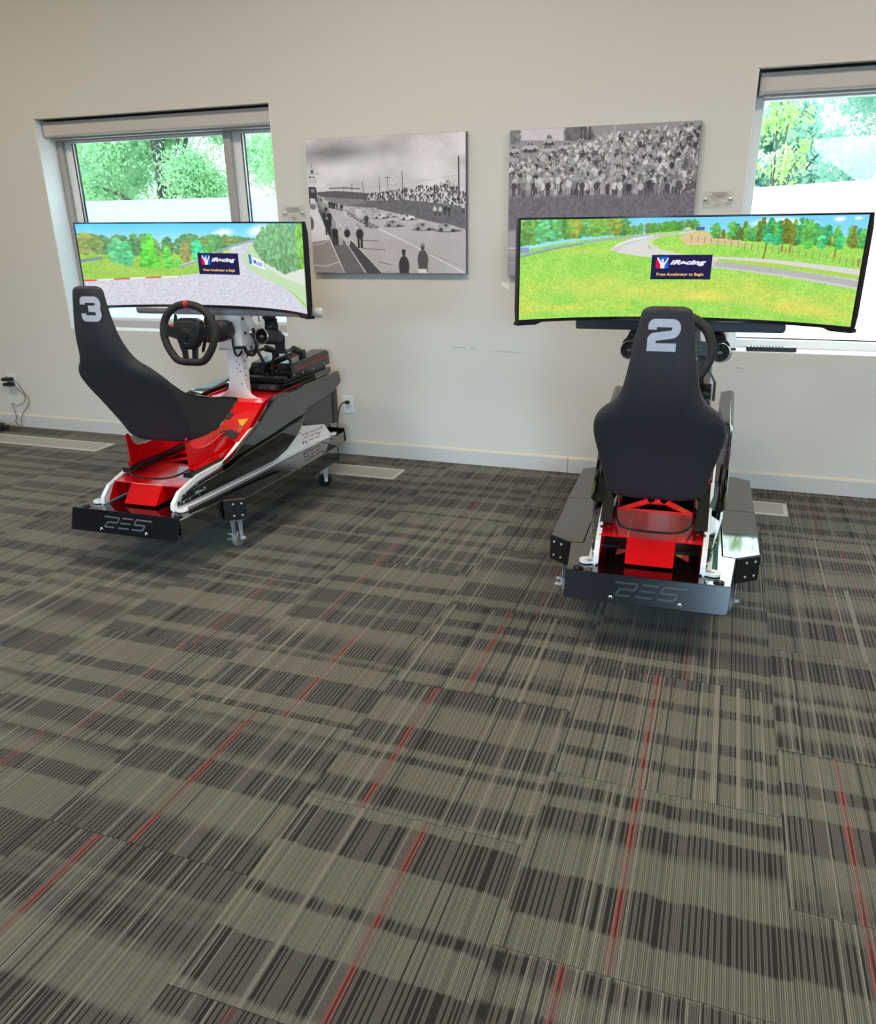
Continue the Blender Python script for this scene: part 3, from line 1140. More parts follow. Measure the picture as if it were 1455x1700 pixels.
rng = random.Random(4)
first = True
for ci in range(-13, 6):
    y0 = 1.26 if ci % 2 == 0 else 1.575
    for ri in range(-3, 6):
        ya = y0 + ri * TL
        if ya > YW - .02:
            continue
        xa = -.337 + ci * TW
        if xa < X0 - .3 or xa > X1:
            continue
        o = tile0 if first else tile0.copy()
        if not first:
            COL.objects.link(o)
        first = False
        o.location = (xa, ya, 0)
        red = RED.get((ci, ri), rng.choice([.16, .26, .36, .46]))
        o.color = (red, rng.random(), (1.0 if (ci, ri) in RED and ri < 2 else .45) * (.55 if ci < -2 else 1), 1)
        # last row is cut at the wall by the baseboard (runs under it)

# walls
b = MB()
yb = YW + 0.25
xs = [X0 - .2, WIN[0][0], WIN[0][1], WIN[1][0], WIN[1][1], X1 + .2]
for i in range(5):
    if i in (1, 3):
        b.box(xs[i], xs[i + 1], YW, yb, -.12, SILL)
        b.box(xs[i], xs[i + 1], YW, yb, HEAD, CEIL + .1)
    else:
        b.box(xs[i], xs[i + 1], YW, yb, -.12, CEIL + .1)
wall_far = struct(b.build('wall_far', 'wall', smooth=0))
struct(MB().box(X0 - .2, X0, YB - .2, YW, -.12, CEIL + .1).build('wall_left', 'wall', smooth=0))
struct(MB().box(X1, X1 + .2, YB - .2, YW, -.12, CEIL + .1).build('wall_right', 'wall', smooth=0))
struct(MB().box(X0, X1, YB - .2, YB, -.12, CEIL + .1).build('wall_near', 'wall', smooth=0))
struct(MB().box(X0 - .2, X1 + .2, YB - .2, yb, CEIL, CEIL + .1).build('ceiling', 'ceil', smooth=0))

# marks on the wall: a torn paint chip, scuffs
b = MB()
chip = [(-1.297, 1.15), (-1.283, 1.158), (-1.268, 1.151), (-1.262, 1.163), (-1.246, 1.176), (-1.242, 1.168), (-1.251, 1.15), (-1.25, 1.128), (-1.247, 1.104), (-1.262, 1.108), (-1.275, 1.122), (-1.292, 1.128), (-1.3, 1.14)]
b.py(chip, YW - .0008, YW + .001)
b.build('paint_chip', 'chip', wall_far, smooth=0, label='pale torn paint patch left of the right monitor')
for x0, x1, z, w in ((-1.62, -1.52, .757, .003), (-1.40, -1.12, .742, .0018), (.08, .13, .70, .004), (-1.5, -1.44, .752, .0025)):
    b = MB().py([(x0, z), (x1, z - .006), (x1 + .004, z - .006 + w * .6), ((x0 + x1) / 2, z + w), (x0, z + w * .6)], YW - .0005, YW + .001)
    b.build('scuff_mark', 'scuff', wall_far, smooth=0)

# baseboard in two lengths with a cream top edge
for nm, xa, xb2 in (('a', X0, -.845), ('b', -.842, X1)):
    b = MB().px([(YW + .001, 0), (YW - .012, 0), (YW - .012, .088), (YW - .010, .092), (YW + .001, .093)], xa, xb2)
    bb = struct(b.build('baseboard_far', 'base', smooth=0))
    MB().px([(YW + .001, .0925), (YW - .011, .0925), (YW - .004, .101), (YW + .001, .104)], xa, xb2).build('caulk_line', 'caulk', bb, smooth=0, label='cream caulk along the baseboard top')


# ------------------------------------------------------------------ windows
def window(idx, x0, x1, film_top, mull, seed):
    w = thing('window_%d' % idx, '', '')
    del w['label'], w['category']
    struct(w)
    # painted reveal lining (sill, jambs, head)
    b = MB()
    b.box(x0 + .001, x1 - .001, YW + .001, YF + .05, SILL - .02, SILL + .004)
    b.build('window_sill', 'reveal', w, smooth=0)
    MB().box(x0, x0 + .005, YW + .0015, YF, SILL + .004, HEAD - .004).build('jamb_lining', 'reveal', w, smooth=0)
    MB().box(x1 - .005, x1, YW + .0015, YF, SILL + .004, HEAD - .004).build('jamb_lining', 'reveal', w, smooth=0)
    # outer frame
    zb, zt = SILL + .004, HEAD
    fr = MB()
    fr.box(x0 + .005, x0 + .05, YF, YF + .07, zb, zt)
    fr.box(x1 - .05, x1 - .005, YF, YF + .07, zb, zt)
    fr.box(x0 + .05, x1 - .05, YF, YF + .07, zb, zb + .045)
    fr.box(x0 + .05, x1 - .05, YF, YF + .07, zt - .13, zt)
    fr.build('window_frame', 'framegrey' if idx == 1 else 'frame', w, bevel=.003, smooth=0)
    spans = []
    if mull:
        MB().box(mull, mull + .052, YF - .004, YF + .07, zb + .045, zt - .13).build('mullion', 'framegrey', w, bevel=.003, smooth=0)
        spans = [(x0 + .05, mull), (mull + .052, x1 - .05)]
    else:
        spans = [(x0 + .05, x1 - .05)]
    for a, c in spans:
        z0, z1 = zb + .045, zt - .13
        sw = .072 if idx == 1 else .0
        if sw:
            s = MB()
            s.box(a, a + sw, YF + .03, YF + .065, z0, z1)
            s.box(c - .02, c, YF + .03, YF + .065, z0, z1)
            s.box(a + sw, c - .02, YF + .03, YF + .065, z0, z0 + .02)
            s.box(a + sw, c - .02, YF + .03, YF + .065, z1 - .012, z1)
            sa = s.build('sash', 'frame', w, bevel=.002, smooth=0)
            MB().box(a + sw - .004, a + sw + .002, YF + .026, YF + .031, z0 + .02, z1 - .012).build('gasket', 'gasket', sa, smooth=0)
            MB().box(a + sw + .012, a + sw + .016, YF + .034, YF + .05, z0 + .02, z1 - .012).build('gasket', 'gasket', sa, smooth=0)
            ga, gc, g0, g1 = a + sw, c - .02, z0 + .02, z1 - .012
        else:
            MB().box(a, c, YF + .05, YF + .055, z0, z0 + .006).build('gasket', 'gasket', w, smooth=0)
            ga, gc, g0, g1 = a, c, z0 + .006, z1
        MB().box(ga, gc, YF + .052, YF + .058, g0, g1).build('pane', 'glass', w, smooth=0)
        if film_top:
            MB().box(ga + .004, gc - .004, YF + .0475, YF + .0490, g0, film_top).build('frosted_film', 'film', w, smooth=0)
    return w


window(1, WIN[0][0], WIN[0][1], 1.672, -3.245, 1)
window(2, WIN[1][0], WIN[1][1], None, 1.40, 2)


def blind(x0, x1, label):
    t = thing('roller_blind', label, 'blind', ((x0 + x1) / 2, YF - .06, HEAD - .11), 0, 'roller blinds tucked under the window heads')
    L = (x1 - x0) / 2
    prof = [(-.045, .095), (-.045, .012), (-.04, .004), (-.03, 0), (.05, 0), (.05, .095)]
    b = MB().px(prof, -L, L)
    b.build('cassette', 'blind', t, bevel=.002, smooth=30)
    MB().box(-L, L, -.02, .05, .0955, .104).build('top_channel', 'gasket', t, smooth=0)
    MB().box(-L + .02, L - .02, -.01, .03, -.012, -.001).build('bottom_bar', 'framegrey', t, bevel=.002, smooth=0)
    for s in (-1, 1):
        MB().box(s * L - .003, s * L + .003, -.047, .05, -.002, .096).build('end_cap', 'framegrey', t, smooth=0)
    return t


blind(WIN[0][0] + .012, WIN[0][1] - .008, 'closed white roller blind cassette above the left window')
blind(WIN[1][0] + .02, WIN[1][1] - .02, 'closed white roller blind cassette above the right window')

# ------------------------------------------------------------------ prints and plaques
def canvas(x0, x1, z0, z1, painter, label):
    t = thing('wall_print', label, 'picture', ((x0 + x1) / 2, YW - .02, (z0 + z1) / 2), 0, 'black and white racing prints on the wall')
    w, h, d = (x1 - x0) / 2, (z1 - z0) / 2, .019
    MB().box(-w, w, -d, d + .0, -h, h).build('canvas', 'canvas', t, bevel=.003, smooth=0)
    p = painter()
    p.mesh('print', lambda u, v: (-w + .0015 + u * (2 * w - .003), np.full_like(u, -d - .0012), h - .0015 - v * (2 * h - .003)), 'print', t)
    return t


canvas(-2.535, -1.508, 1.203, 1.973, print_left, 'black and white print of race cars streaming past a pit wall')
canvas(-1.252, -.226, 1.191, 1.965, print_right, 'black and white print of a dense crowd of spectators behind the right monitor')


def plaque(xc, zc, w, h, lines, sw, label):
    t = thing('wall_plaque', label, 'plaque', (xc, YW - .012, zc), 0, 'clear acrylic plaques beside the windows')
    MB().box(-w / 2, w / 2, -.002, .002, -h / 2, h / 2).build('acrylic_plate', 'acrylic', t, smooth=0)
    for s in (-1, 1):
        MB().revolve((s * sw, .012, 0), (0, -1, 0), [(0, .005), (.015, .005), (.015, .009), (.019, .009), (.021, .006)], 16).build('standoff', 'chrome', t)
    for (z, a, c, hh) in lines:
        m = MB()
        rr = random.Random(int(z * 9999))
        x = a
        while x < c:
            l = .004 + rr.random() * .009
            m.box(x, min(c, x + l), -.0030, -.0024, z, z + hh)
            x += l + .002
        m.build('text_line', 'plaque_text', t, smooth=0)
    return t


plaque(-2.666, 1.563, .16, .085, [(.028, -.047, .045, .0035), (.022, -.047, .045, .0035), (.016, -.045, .044, .0035), (-.018, -.012, .012, .003), (-.030, -.018, .018, .004), (-.036, -.014, .014, .003)], .063,
       'clear acrylic plaque with grey lines beside the left window')
pq = plaque(-.108, 1.587, .15, .085, [(.030, -.03, .045, .003), (.0245, -.032, .045, .003), (.019, -.03, .045, .003), (.0135, -.012, .02, .003)], .063,
            'clear acrylic plaque with a curved track line left of the right window')
vs = MB().tube([(-.05, -.0032, .026), (-.02, -.0032, .014), (.01, -.0032, -.004), (.035, -.0032, -.012), (.055, -.0032, -.012), (.06, -.0032, -.02)], .0016, 6)
vs.build('track_outline', 'chip', pq, label='pale curved line')
sc = MB().tube([(-.02, -.0032, -.028), (-.018, -.0032, -.036), (-.008, -.0032, -.028), (.004, -.0032, -.033), (.014, -.0032, -.027), (.02, -.0032, -.024)], .001, 6)
sc.build('signature', 'plaque_text', pq)


# ------------------------------------------------------------------ outlets, cords, vents, remote
def outlet(x, z, label):
    t = thing('wall_outlet', label, 'outlet', (x, YW, z), 0, 'white wall outlets')
    MB().box(-.037, .037, -.006, .001, -.06, .06).build('cover_plate', 'plate', t, bevel=.003, smooth=0)
    for s in (-1, 1):
        b = MB()
        pts = [(.017 * math.cos(a), s * .02 + max(-.0125, min(.0125, .0165 * math.sin(a)))) for a in [2 * PI * i / 20 for i in range(20)]]
        b.py(pts, -.0075, -.002)
        so = b.build('socket', 'plate', t, smooth=30)
        b = MB()
        b.box(-.0085, -.0062, -.0079, -.0073, s * .02 - .001, s * .02 + .008)
        b.box(.0062, .0085, -.0079, -.0073, s * .02 - .001, s * .02 + .008)
        b.py([(.003 * math.cos(a), s * .02 - .0075 + .003 * math.sin(a)) for a in [2 * PI * i / 10 for i in range(10)]], -.0079, -.0073)
        b.build('slot', 'gasket', so, smooth=0)
    MB().cyl((0, -.0075, 0), (0, -.005, 0), .003, n=10).build('screw', 'zinc', t)
    return t


outlet(-2.362, .347, 'white duplex outlet right of the red and black simulator')
outlet(-5.318, .365, 'white duplex outlet holding two black adapters at far left')

for k, (z, dx) in enumerate(((.385, 0), (.345, .006))):
    t = thing('power_adapter', ('upper' if k == 0 else 'lower') + ' black power adapter in the far left outlet, thin cord trailing', 'adapter', (-5.325 + dx, YW, z), 0, 'black adapters in the far left outlet')
    b = MB()
    b.px([(-.008, -.014), (-.06, -.012), (-.066, -.004), (-.066, .004), (-.06, .012), (-.008, .014)], -.042, .03)
    b.build('adapter_body', 'blackplas', t, bevel=.003, smooth=30)
    if k == 0:
        pts = [(.03, -.035, 0), (.075, -.04, -.01), (.105, -.03, -.06), (.125, -.02, -.12), (.10, -.02, -.18), (.02, -.02, -.215), (-.03, -.02, -.20), (-.02, -.02, -.25), (.0, -.03, -.31), (-.02, -.03, -.345), (.01, -.03, -.378)]
    else:
        pts = [(.03, -.035, 0), (.06, -.04, -.012), (.10, -.03, -.06), (.145, -.02, -.10), (.135, -.02, -.16), (.07, -.02, -.22), (.04, -.03, -.28), (.03, -.03, -.32), (.035, -.03, -.338)]
    MB().tube(pts, .0024, 8).build('cable', 'cordgrey', t)

# heap of black cords and boxes on the carpet at far left
hp = thing('cord_heap', 'tangled heap of black cords on the carpet under the far left outlet', 'cords', (-5.46, 4.655, 0))
rr = random.Random(8)
for k in range(7):
    pts = []
    a0 = rr.random() * 6
    for i in range(9):
        a = a0 + i * .9
        r_ = .05 + .07 * rr.random()
        pts.append((r_ * 1.5 * math.cos(a), r_ * .8 * math.sin(a), .006 + .045 * rr.random()))
    MB().tube(pts, .0055, 7, sub=4).build('cable', 'cord', hp)
b = MB()
b.box(-.10, .0, -.05, .0, .002, .035)
b.build('adapter_brick', 'blackplas', hp, bevel=.006)
b = MB()
b.box(.06, .12, .0, .03, .03, .052)
b.build('adapter_brick', 'blackplas', hp, bevel=.005)
MB().tube([(.12, .01, .04), (.16, .03, .01), (.22, .06, .012), (.26, .055, .03), (.24, .02, .008), (.17, .0, .004)], .003, 8).build('cable', 'cordgrey', hp)


def floor_vent(x0, x1, label):
    t = thing('floor_vent', label, 'vent', ((x0 + x1) / 2, 4.467, 0), 0, 'metal floor vents along the wall')
    L, Wd = (x1 - x0) / 2, .105
    b = MB()
    b.box(-L, L, -Wd, -Wd + .02, 0, .006)
    b.box(-L, L, Wd - .02, Wd, 0, .006)
    b.box(-L, -L + .022, -Wd + .02, Wd - .02, 0, .006)
    b.box(L - .022, L, -Wd + .02, Wd - .02, 0, .006)
    b.build('vent_frame', 'vent', t, bevel=.0015, smooth=0)
    n = 20
    for i in range(n):
        y = -Wd + .02 + (2 * Wd - .04) * (i + .5) / n
        MB().box(-L + .022, L - .022, y - .0037, y + .0037, 0, .0052).build('slat', 'ventslat', t, smooth=0)
    return t


floor_vent(-5.60, -4.162, 'long metal floor vent at far left below the outlet')
floor_vent(-2.62, -1.852, 'metal floor vent behind the left simulator')
floor_vent(-.22, .436, 'metal floor vent behind the right simulator')

# remote control and clip on the right window sill
t = thing('remote_control', 'slim black remote with silver keys on the right window sill', 'remote', (.262, YW + .045, SILL + .004), .06)
pts = rounded([(-.132, 0), (-.132, -.024), (.132, -.024), (.132, .024), (-.132, .024), (-.132, 0)], .018, 6)
b = MB().pz([(p.x, p.y) for p in pts[:-1]], 0, .024)
b.build('remote_body', 'blackplas', t, bevel=.004)
pts2 = [(p.x * .975, p.y * .84) for p in pts[:-1]]
MB().pz(pts2, .024, .0255).build('face_plate', 'silverkeys', t)
for i in range(11):
    b = MB()
    for j in range(3):
        b.cyl((-.108 + i * .0165, -.011 + j * .011, .0255), (-.108 + i * .0165, -.011 + j * .011, .028), .0042, n=10)
    b.build('key_row', 'blackplas', t, smooth=30)
MB().cyl((.105, 0, .0255), (.105, 0, .028), .012, n=16).build('dial', 'silverkeys', t)
t = thing('cable_clip', 'small black clip at the left end of the right window sill', 'clip', (.057, YW + .035, SILL + .004))
b = MB().box(-.019, .019, -.01, .012, 0, .012)
b.build('clip_base', 'blackplas', t, bevel=.003)
MB().box(-.014, .014, -.008, .006, .012, .017).build('clip_lever', 'zinc', t, bevel=.002)


# ------------------------------------------------------------------ outdoors
ground = struct(MB().box(-40, 30, YW + .26, 60, -1.2, -.6).build('ground_outside', 'outground', smooth=0))


def tree(x, y, z0, h, rad, leaf, n, seed, label, lsize=.11, trunk_r=.16, zc=None):
    rr = np.random.default_rng(seed)
    rp = random.Random(seed)
    t = thing('leafy_tree', label, 'tree', (x, y, z0), 0, 'trees outside the windows')
    b = MB()
    b.tube([(0, 0, -.1), (.05, 0, h * .2), (-.04, .05, h * .4), (.03, 0, h * .62)], lambda q: trunk_r * (1 - .65 * q), 10)
    b.build('trunk', 'bark', t)
    cz = h * .62 if zc is None else zc
    blobs = []
    for i in range(46):
        u = rr.normal(size=3)
        u /= np.linalg.norm(u)
        k = rr.random() ** .4
        blobs.append((u[0] * rad * k, u[1] * rad * k * .8, cz + u[2] * h * .40 * k))
    b = MB()
    for i in range(11):
        e = blobs[i * 4]
        s = (0, 0, h * (.28 + .3 * rp.random()))
        m = (e[0] * .45, e[1] * .45, s[2] * .5 + e[2] * .5 + .25)
        b.tube([s, m, e], lambda q: trunk_r * .34 * (1 - .8 * q), 6, sub=4)
    b.build('branches', 'bark', t, kind='stuff')
    B = np.array(blobs)
    idx = rr.integers(0, len(B), n)
    c = B[idx] + rr.normal(size=(n, 3)) * np.array([.25, .25, .2]) * rad * .5
    c[:, 2] -= np.abs(rr.normal(size=n)) * .10
    u = rr.normal(size=(n, 3))
    u[:, 2] -= .55
    u /= np.linalg.norm(u, axis=1)[:, None]
    w = np.cross(u, rr.normal(size=(n, 3)))
    w /= np.linalg.norm(w, axis=1)[:, None]
    sz = lsize * (.6 + .8 * rr.random(n))[:, None]
    V = np.stack([c - u * sz, c + w * sz * .38, c + u * sz, c - w * sz * .38], 1).reshape(-1, 3)
    me = bpy.data.meshes.new('foliage')
    me.vertices.add(4 * n)
    me.vertices.foreach_set('co', V.astype(np.float32).ravel())
    me.loops.add(4 * n)
    me.loops.foreach_set('vertex_index', np.arange(4 * n, dtype=np.int32))
    me.polygons.add(n)
    me.polygons.foreach_set('loop_start', np.arange(0, 4 * n, 4, dtype=np.int32))
    me.update(calc_edges=True)
    me.materials.append(M[leaf])
    o = bpy.data.objects.new('foliage', me)
    COL.objects.link(o)
    o.parent = t
    o['kind'] = 'stuff'
    return t


tree(-8.75, 11.6, -.6, 5.6, 1.34, 'leaf', 70000, 1, 'mint green tree filling the middle of the left window', .034)
tree(-12.1, 12.2, -.6, 5.8, 1.4, 'leafcool', 60000, 2, 'green tree seen at the left side of the left window', .036)
tree(-5.6, 11.8, -.6, 5.6, 1.3, 'leaf', 56000, 3, 'feathery tree seen through the narrow right pane of the left window', .034)
tree(-15.6, 18.0, -.6, 8.0, 2.1, 'leafcool', 30000, 4, 'tall background tree far behind the left pane of the left window', .08)
tree(-9.0, 18.2, -.6, 8.0, 2.5, 'leaf', 34000, 9, 'tall background tree behind the middle of the left window', .08)
tree(2.55, 12.6, -.6, 6.0, 1.9, 'leafcool', 80000, 5, 'broad blue green tree at the right of the right window', .036)
tree(.36, 10.4, -.6, 3.3, .34, 'leafyellow', 2600, 6, 'small yellow green sapling at the left of the right window', .035, .05, 2.55)
tree(4.9, 19.0, -.6, 7.0, 2.2, 'leaf', 26000, 7, 'distant pale tree behind the right window tree', .11)
tree(.75, 21.0, -.6, 4.6, 1.3, 'leafcool', 9000, 8, 'low distant tree at the foot of the right window view', .11)

# white wall outside the right window
t = thing('garden_wall', 'bright white rendered wall outside the right window', 'wall', (2.2, 8.9, -.6))
b = MB().py([(-3.4, 0), (3.4, 0), (3.4, 2.48), (-.62, 2.43), (-.62, 2.34), (-.74, 2.34), (-.74, 2.43), (-1.02, 2.43), (-1.04, 2.40), (-3.4, 2.30)], 0, .3)
b.build('wall_body', 'outwhite', t, smooth=0)


# ================================================================== RACING SIMULATORS
def zd(y):
    """height of the glossy deck along the rig"""
    return .277 - .014 * y


def seat_profile():
    st = [((-.010, 1.274), (.006, 1.274), .044), ((-.018, 1.267), (.011, 1.268), .063), ((-.021, 1.250), (.012, 1.252), .075), ((-.024, 1.195), (.012, 1.195), .084),
          ((-.026, 1.115), (.018, 1.12), .097), ((-.022, 1.055), (.032, 1.06), .108), ((-.012, 1.003), (.055, 1.008), .120),
          ((.006, .96), (.078, .965), .142), ((.03, .92), (.098, .935), .178), ((.06, .88), (.139, .89), .207),
          ((.105, .825), (.205, .835), .215), ((.155, .76), (.30, .782), .208), ((.20, .695), (.42, .745), .198),
          ((.25, .62), (.53, .717), .187), ((.285, .565), (.62, .70), .180), ((.33, .538), (.69, .685), .177),
          ((.42, .53), (.74, .672), .177), ((.50, .534), (.75, .660), .177)]
    def cr(vals, t):
        n = len(vals)
        i = min(int(t), n - 2)
        f = t - i
        g = lambda k: vals[max(0, min(n - 1, k))]
        a, b_, c, d = g(i - 1), g(i), g(i + 1), g(i + 2)
        return .5 * (2 * b_ + (c - a) * f + (2 * a - 5 * b_ + 4 * c - d) * f * f + (3 * b_ - a - 3 * c + d) * f ** 3)
    flat = [(a[0], a[1], e[0], e[1], w) for a, e, w in st]
    out = []
    m = 3
    for k in range((len(flat) - 1) * m + 1):
        t = k / m
        out.append([cr([q[j] for q in flat], t) for j in range(5)])
    return out


SEAT = seat_profile()


def seat_shell():
    secs, inns = [], []
    for by, bz, ey, ez, w in SEAT:
        L = math.hypot(ey - by, ez - bz)
        dy, dz = (ey - by) / L, (ez - bz) / L
        r = min(.062, .75 * L)
        rx = min(.075, w * .5)
        half = []
        for i in range(6):
            x = (w - rx) * i / 5
            sag = .007 * (x / max(w, .01)) ** 2
            half.append((x, sag))
        for i in range(1, 7):
            a = PI / 2 * i / 6
            half.append((w - rx + rx * math.sin(a), .007 + r * (1 - math.cos(a))))
        for i in range(1, 4):
            half.append((w, min(L, .007 + r) + max(0, L - .007 - r) * i / 3 * .999))
        full = [(-x, d) for x, d in half[::-1]][:-1] + half
        secs.append([(x, by + dy * d, bz + dz * d) for x, d in full])
        th = .020
        inns.append([(x * (w - th * .8) / w, by + dy * (d + th * (1 - d / L)), bz + dz * (d + th * (1 - d / L))) for x, d in full])
    return secs, inns


def seat_back_y(z, x=0.0):
    best = None
    for a, c in zip(SEAT, SEAT[1:]):
        if a[1] >= z >= c[1]:
            t = (a[1] - z) / max(1e-6, a[1] - c[1])
            y = a[0] * (1 - t) + c[0] * t
            w = a[4] * (1 - t) + c[4] * t
            return y + .007 * (x / w) ** 2
    return SEAT[0][0]


RES = ([[(-.42, 1), (1, 1), (1, .5), (.12, .5), (.0, 0), (.95, 0)]],
       [[(0, 1), (1, 1)], [(0, .5), (1, .5)], [(0, 0), (1, 0)]],
       [[(1.45, 1), (0, 1), (0, .5), (1, .5), (1, 0), (0, 0)]])


def res_logo(w, h, sw, shear=.25):
    """three stylised letters on a unit plane -> verts2d, faces"""
    V, Fc = [], []
    lw = w / 4.1
    for k, strokes in enumerate(RES):
        x0 = -w / 2 + w * .105 + k * (lw * 1.28)
        for s in strokes:
            pts = rounded([(x0 + (x * lw) + shear * (y - .5) * h, (y - .5) * h) for x, y in s], h * .12, 3) if len(s) > 2 else [(x0 + x * lw + shear * (y - .5) * h, (y - .5) * h) for x, y in s]
            vs, fs = stroke2d(pts, sw)
            b0 = len(V)
            V += [(v.x, v.y) for v in vs]
            Fc += [tuple(i + b0 for i in f) for f in fs]
    return V, Fc


DIGIT = {'3': [[(0, .74), (0, 1), (1, 1), (1, .52), (.36, .52)], [(.36, .52), (1, .52), (1, 0), (0, 0), (0, .27)]],
         '2': [[(0, .72), (0, 1), (1, 1), (1, .56), (.06, .42), (.0, .33), (0, 0), (1.04, 0)]]}


def simulator(cfg):
    root = thing('racing_simulator', cfg['label'], 'simulator', cfg['loc'], cfg['rot'], 'motion racing simulators')
    TOE = .035
    num = cfg['num']

    # ---------------- base: centre frame with bumpers, four side decks
    zb = .172
    pl = [(.290, .004), (.318, .304), (.268, .312), (.268, 1.458), (.318, 1.466), (.290, 1.770)]
    poly = pl + [(-x, y) for x, y in pl[::-1]]
    b = MB()
    b.prism(poly, lambda x, y: (x, y, zb + .01), lambda x, y: (x, y, zd(y)))
    base = b.build('base_frame', 'deckblack', root, bevel=.002, smooth=0)
    for s in (-1, 1):
        for (pa, nm) in (([(.270, .310), (.322, .304), (.409, .364), (.416, .884), (.270, .884)], 'rear'), ([(.270, .888), (.416, .888), (.419, 1.396), (.350, 1.440), (.270, 1.446)], 'front')):
            pp = [(s * x, y) for x, y in pa]
            b = MB().prism(pp, lambda x, y: (x, y, zb), lambda x, y: (x, y, zd(y) + .0015))
            dk = b.build('side_deck', 'deckblack', root, bevel=.002, smooth=0)
            b = MB()
            if nm == 'rear':
                p0, p1 = Vector((s * .3225, .3025, 0)), Vector((s * .4095, .3625, 0))
                z0, z1 = zb - .004, zd(.33) - .002
            else:
                p0, p1 = Vector((s * .4195, 1.398, 0)), Vector((s * .351, 1.442, 0))
                z0, z1 = zb - .004, zd(1.42) - .002
            d = (p1 - p0).normalized()
            n = Vector((d.y, -d.x, 0)) * (s if nm == 'rear' else s)
            if n.y > 0 and nm == 'rear':
                n = -n
            if n.y < 0 and nm == 'front':
                n = -n
            q = [p0, p1, p1 + n * .004, p0 + n * .004]
            b.pz([(v.x, v.y) for v in q], z0, z1)
            b.build('end_plate', 'blacksat', dk, smooth=0)
            for u in (.42, .80):
                for v in (.22, .80):
                    c = p0.lerp(p1, u) + Vector((0, 0, z0 + (z1 - z0) * v))
                    MB().revolve(c + n * .003, n, [(0, .0052), (.0025, .0052), (.004, .003)], 8).build('bolt', 'zinc', dk)
    # bumper plates with engraved lettering
    for s, yy in ((1, 0.0), (-1, 1.774)):
        f = lambda y: yy + s * y
        b = MB().prism([(-.293, .285), (.293, .285), (.289, .196), (.278, .187), (-.286, .187), (-.293, .192)],
                       lambda x, z: (x, f(-.033 * (.285 - z) / .098), z - (.012 if s < 0 else 0)), lambda x, z: (x, f(.006 - .033 * (.285 - z) / .098), z - (.012 if s < 0 else 0)))
        bp = b.build('bumper', 'blackbump', root, bevel=.0015, smooth=0)
        if s > 0:
            V, Fc = res_logo(.24, .044, .007, .5)
            MB().add([(x, -.0012 - .033 * (.285 - (z + .238)) / .098, z + .238) for x, z in V], Fc).build('lettering', 'lettergrey' if num == '3' else 'bezel', bp, smooth=0, recalc=False, label='RES lettering on the bumper')
            for x in (-.121, .124):
                MB().revolve((x, -.026, .204), (0, -1, -.2), [(0, .009), (.003, .009), (.0045, .0065), (.002, .004), (.001, .001)], 14).build('bumper_bolt', 'chrome', bp)
            for x, z in ((-.126, .255), (.15, .255)):
                MB().revolve((x, -.0115, z), (0, -1, -.2), [(0, .004), (.002, .0035), (.001, .001)], 8).build('bumper_pin', 'gasket', bp)
    # round level vials on the deck corners
    for sx in (-1, 1):
        for yy in (.045, 1.725):
            MB().revolve((sx * .252, yy, zd(yy)), (0, 0, 1), [(0, .020), (.004, .020), (.006, .016), (.003, .013), (.008, .008), (.009, .001)], 18).build('adjuster_knob', 'blacksat', root)

    # ---------------- casters
    for i, (cx, cy, wx, wy, ang, front) in enumerate(((.352, .415, .318, .402, .05, 0), (-.352, .415, -.335, .395, -.2, 0), (.335, 1.372, .318, 1.40, -.75, 1), (-.335, 1.372, -.32, 1.41, .9, 1))):
        c = MB()
        c.revolve((cx, cy, zb), (0, 0, -1), [(0, .030), (.006, .030), (.010, .026), (.018, .027), (.026, .024), (.030, .018)], 20)
        cas = c.build('caster', 'chrome', root, label='chrome swivel caster')
        mt = Matrix.Translation((wx, wy, 0)) @ Matrix.Rotation(ang, 4, 'Z')
        fk = MB()
        zt = zb - .028
        fk.box(-.022, .022, -.020, .020, zt - .004, zt)
        for sx in (-1, 1):
            fk.prism([(-.020, zt), (.020, zt), (.010, .032), (-.010, .032)], lambda y, z: (sx * .0195, y, z), lambda y, z: (sx * .022, y, z))
        fk.cyl((-.030, 0, .041), (.032, 0, .041), .005, n=10)
        fk.xform(mt)
        fk.build('fork', 'zinc', cas, smooth=30)
        wl = MB().revolve((-.014, 0, .040), (1, 0, 0), [(0, .018), (0, .036), (.004, .040), (.024, .040), (.028, .036), (.028, .018)], 24)
        wl.xform(mt)
        wl.build('wheel', 'tyreblack' if front else 'tyre', cas)
        br = MB()
        br.cyl((.022, 0, .047), (.042, -.006, .050), .008, n=10)
        br.box(-.052, -.022, -.012, .006, .060, .064)
        br.box(-.054, -.024, -.020, .002, .036, .040)
        br.box(-.030, -.023, -.010, .008, .036, .064)
        br.xform(mt)
        br.build('brake_lever', 'zinc', cas, bevel=.001)

    # ---------------- side frames and fairings (toe outwards towards the front)
    def X(c, y, s):
        return s * (c + TOE * y)
    for s in (-1, 1):
        outl = [(.086, zd(.09)), (.093, .312), (.144, .354), (.294, .392), (.523, .398), (.75, .50), (1.10, .56), (1.300, .545), (1.371, .497), (1.330, .462), (1.296, .412), (1.318, .391),
                (1.571, .343), (1.650, .266), (1.640, zd(1.64)), (1.49, zd(1.49))]
        b = MB().prism(outl, lambda y, z: (X(.190, y, s), y, z), lambda y, z: (X(.198, y, s), y, z))
        sf = b.build('side_frame', 'white', root, bevel=.0015, smooth=0, label='white steel side frame with RES lettering')
        for yy, cx in ((.110, .231), (1.655, .262)):
            b = MB()
            b.revolve((s * cx, yy, zd(yy) + .004), (0, 0, 1), [(0, .007), (0, .027), (.009, .027), (.009, .007), (0, .007)], 22, False)
            b.box(min(s * (cx - .035), s * (cx - .005)), max(s * (cx - .035), s * (cx - .005)), yy - .018, yy + .018, zd(yy) + .004, zd(yy) + .013)
            b.build('tie_down_tab', 'white', sf)
        V, Fc = res_logo(.235, .046, .0042, .4)
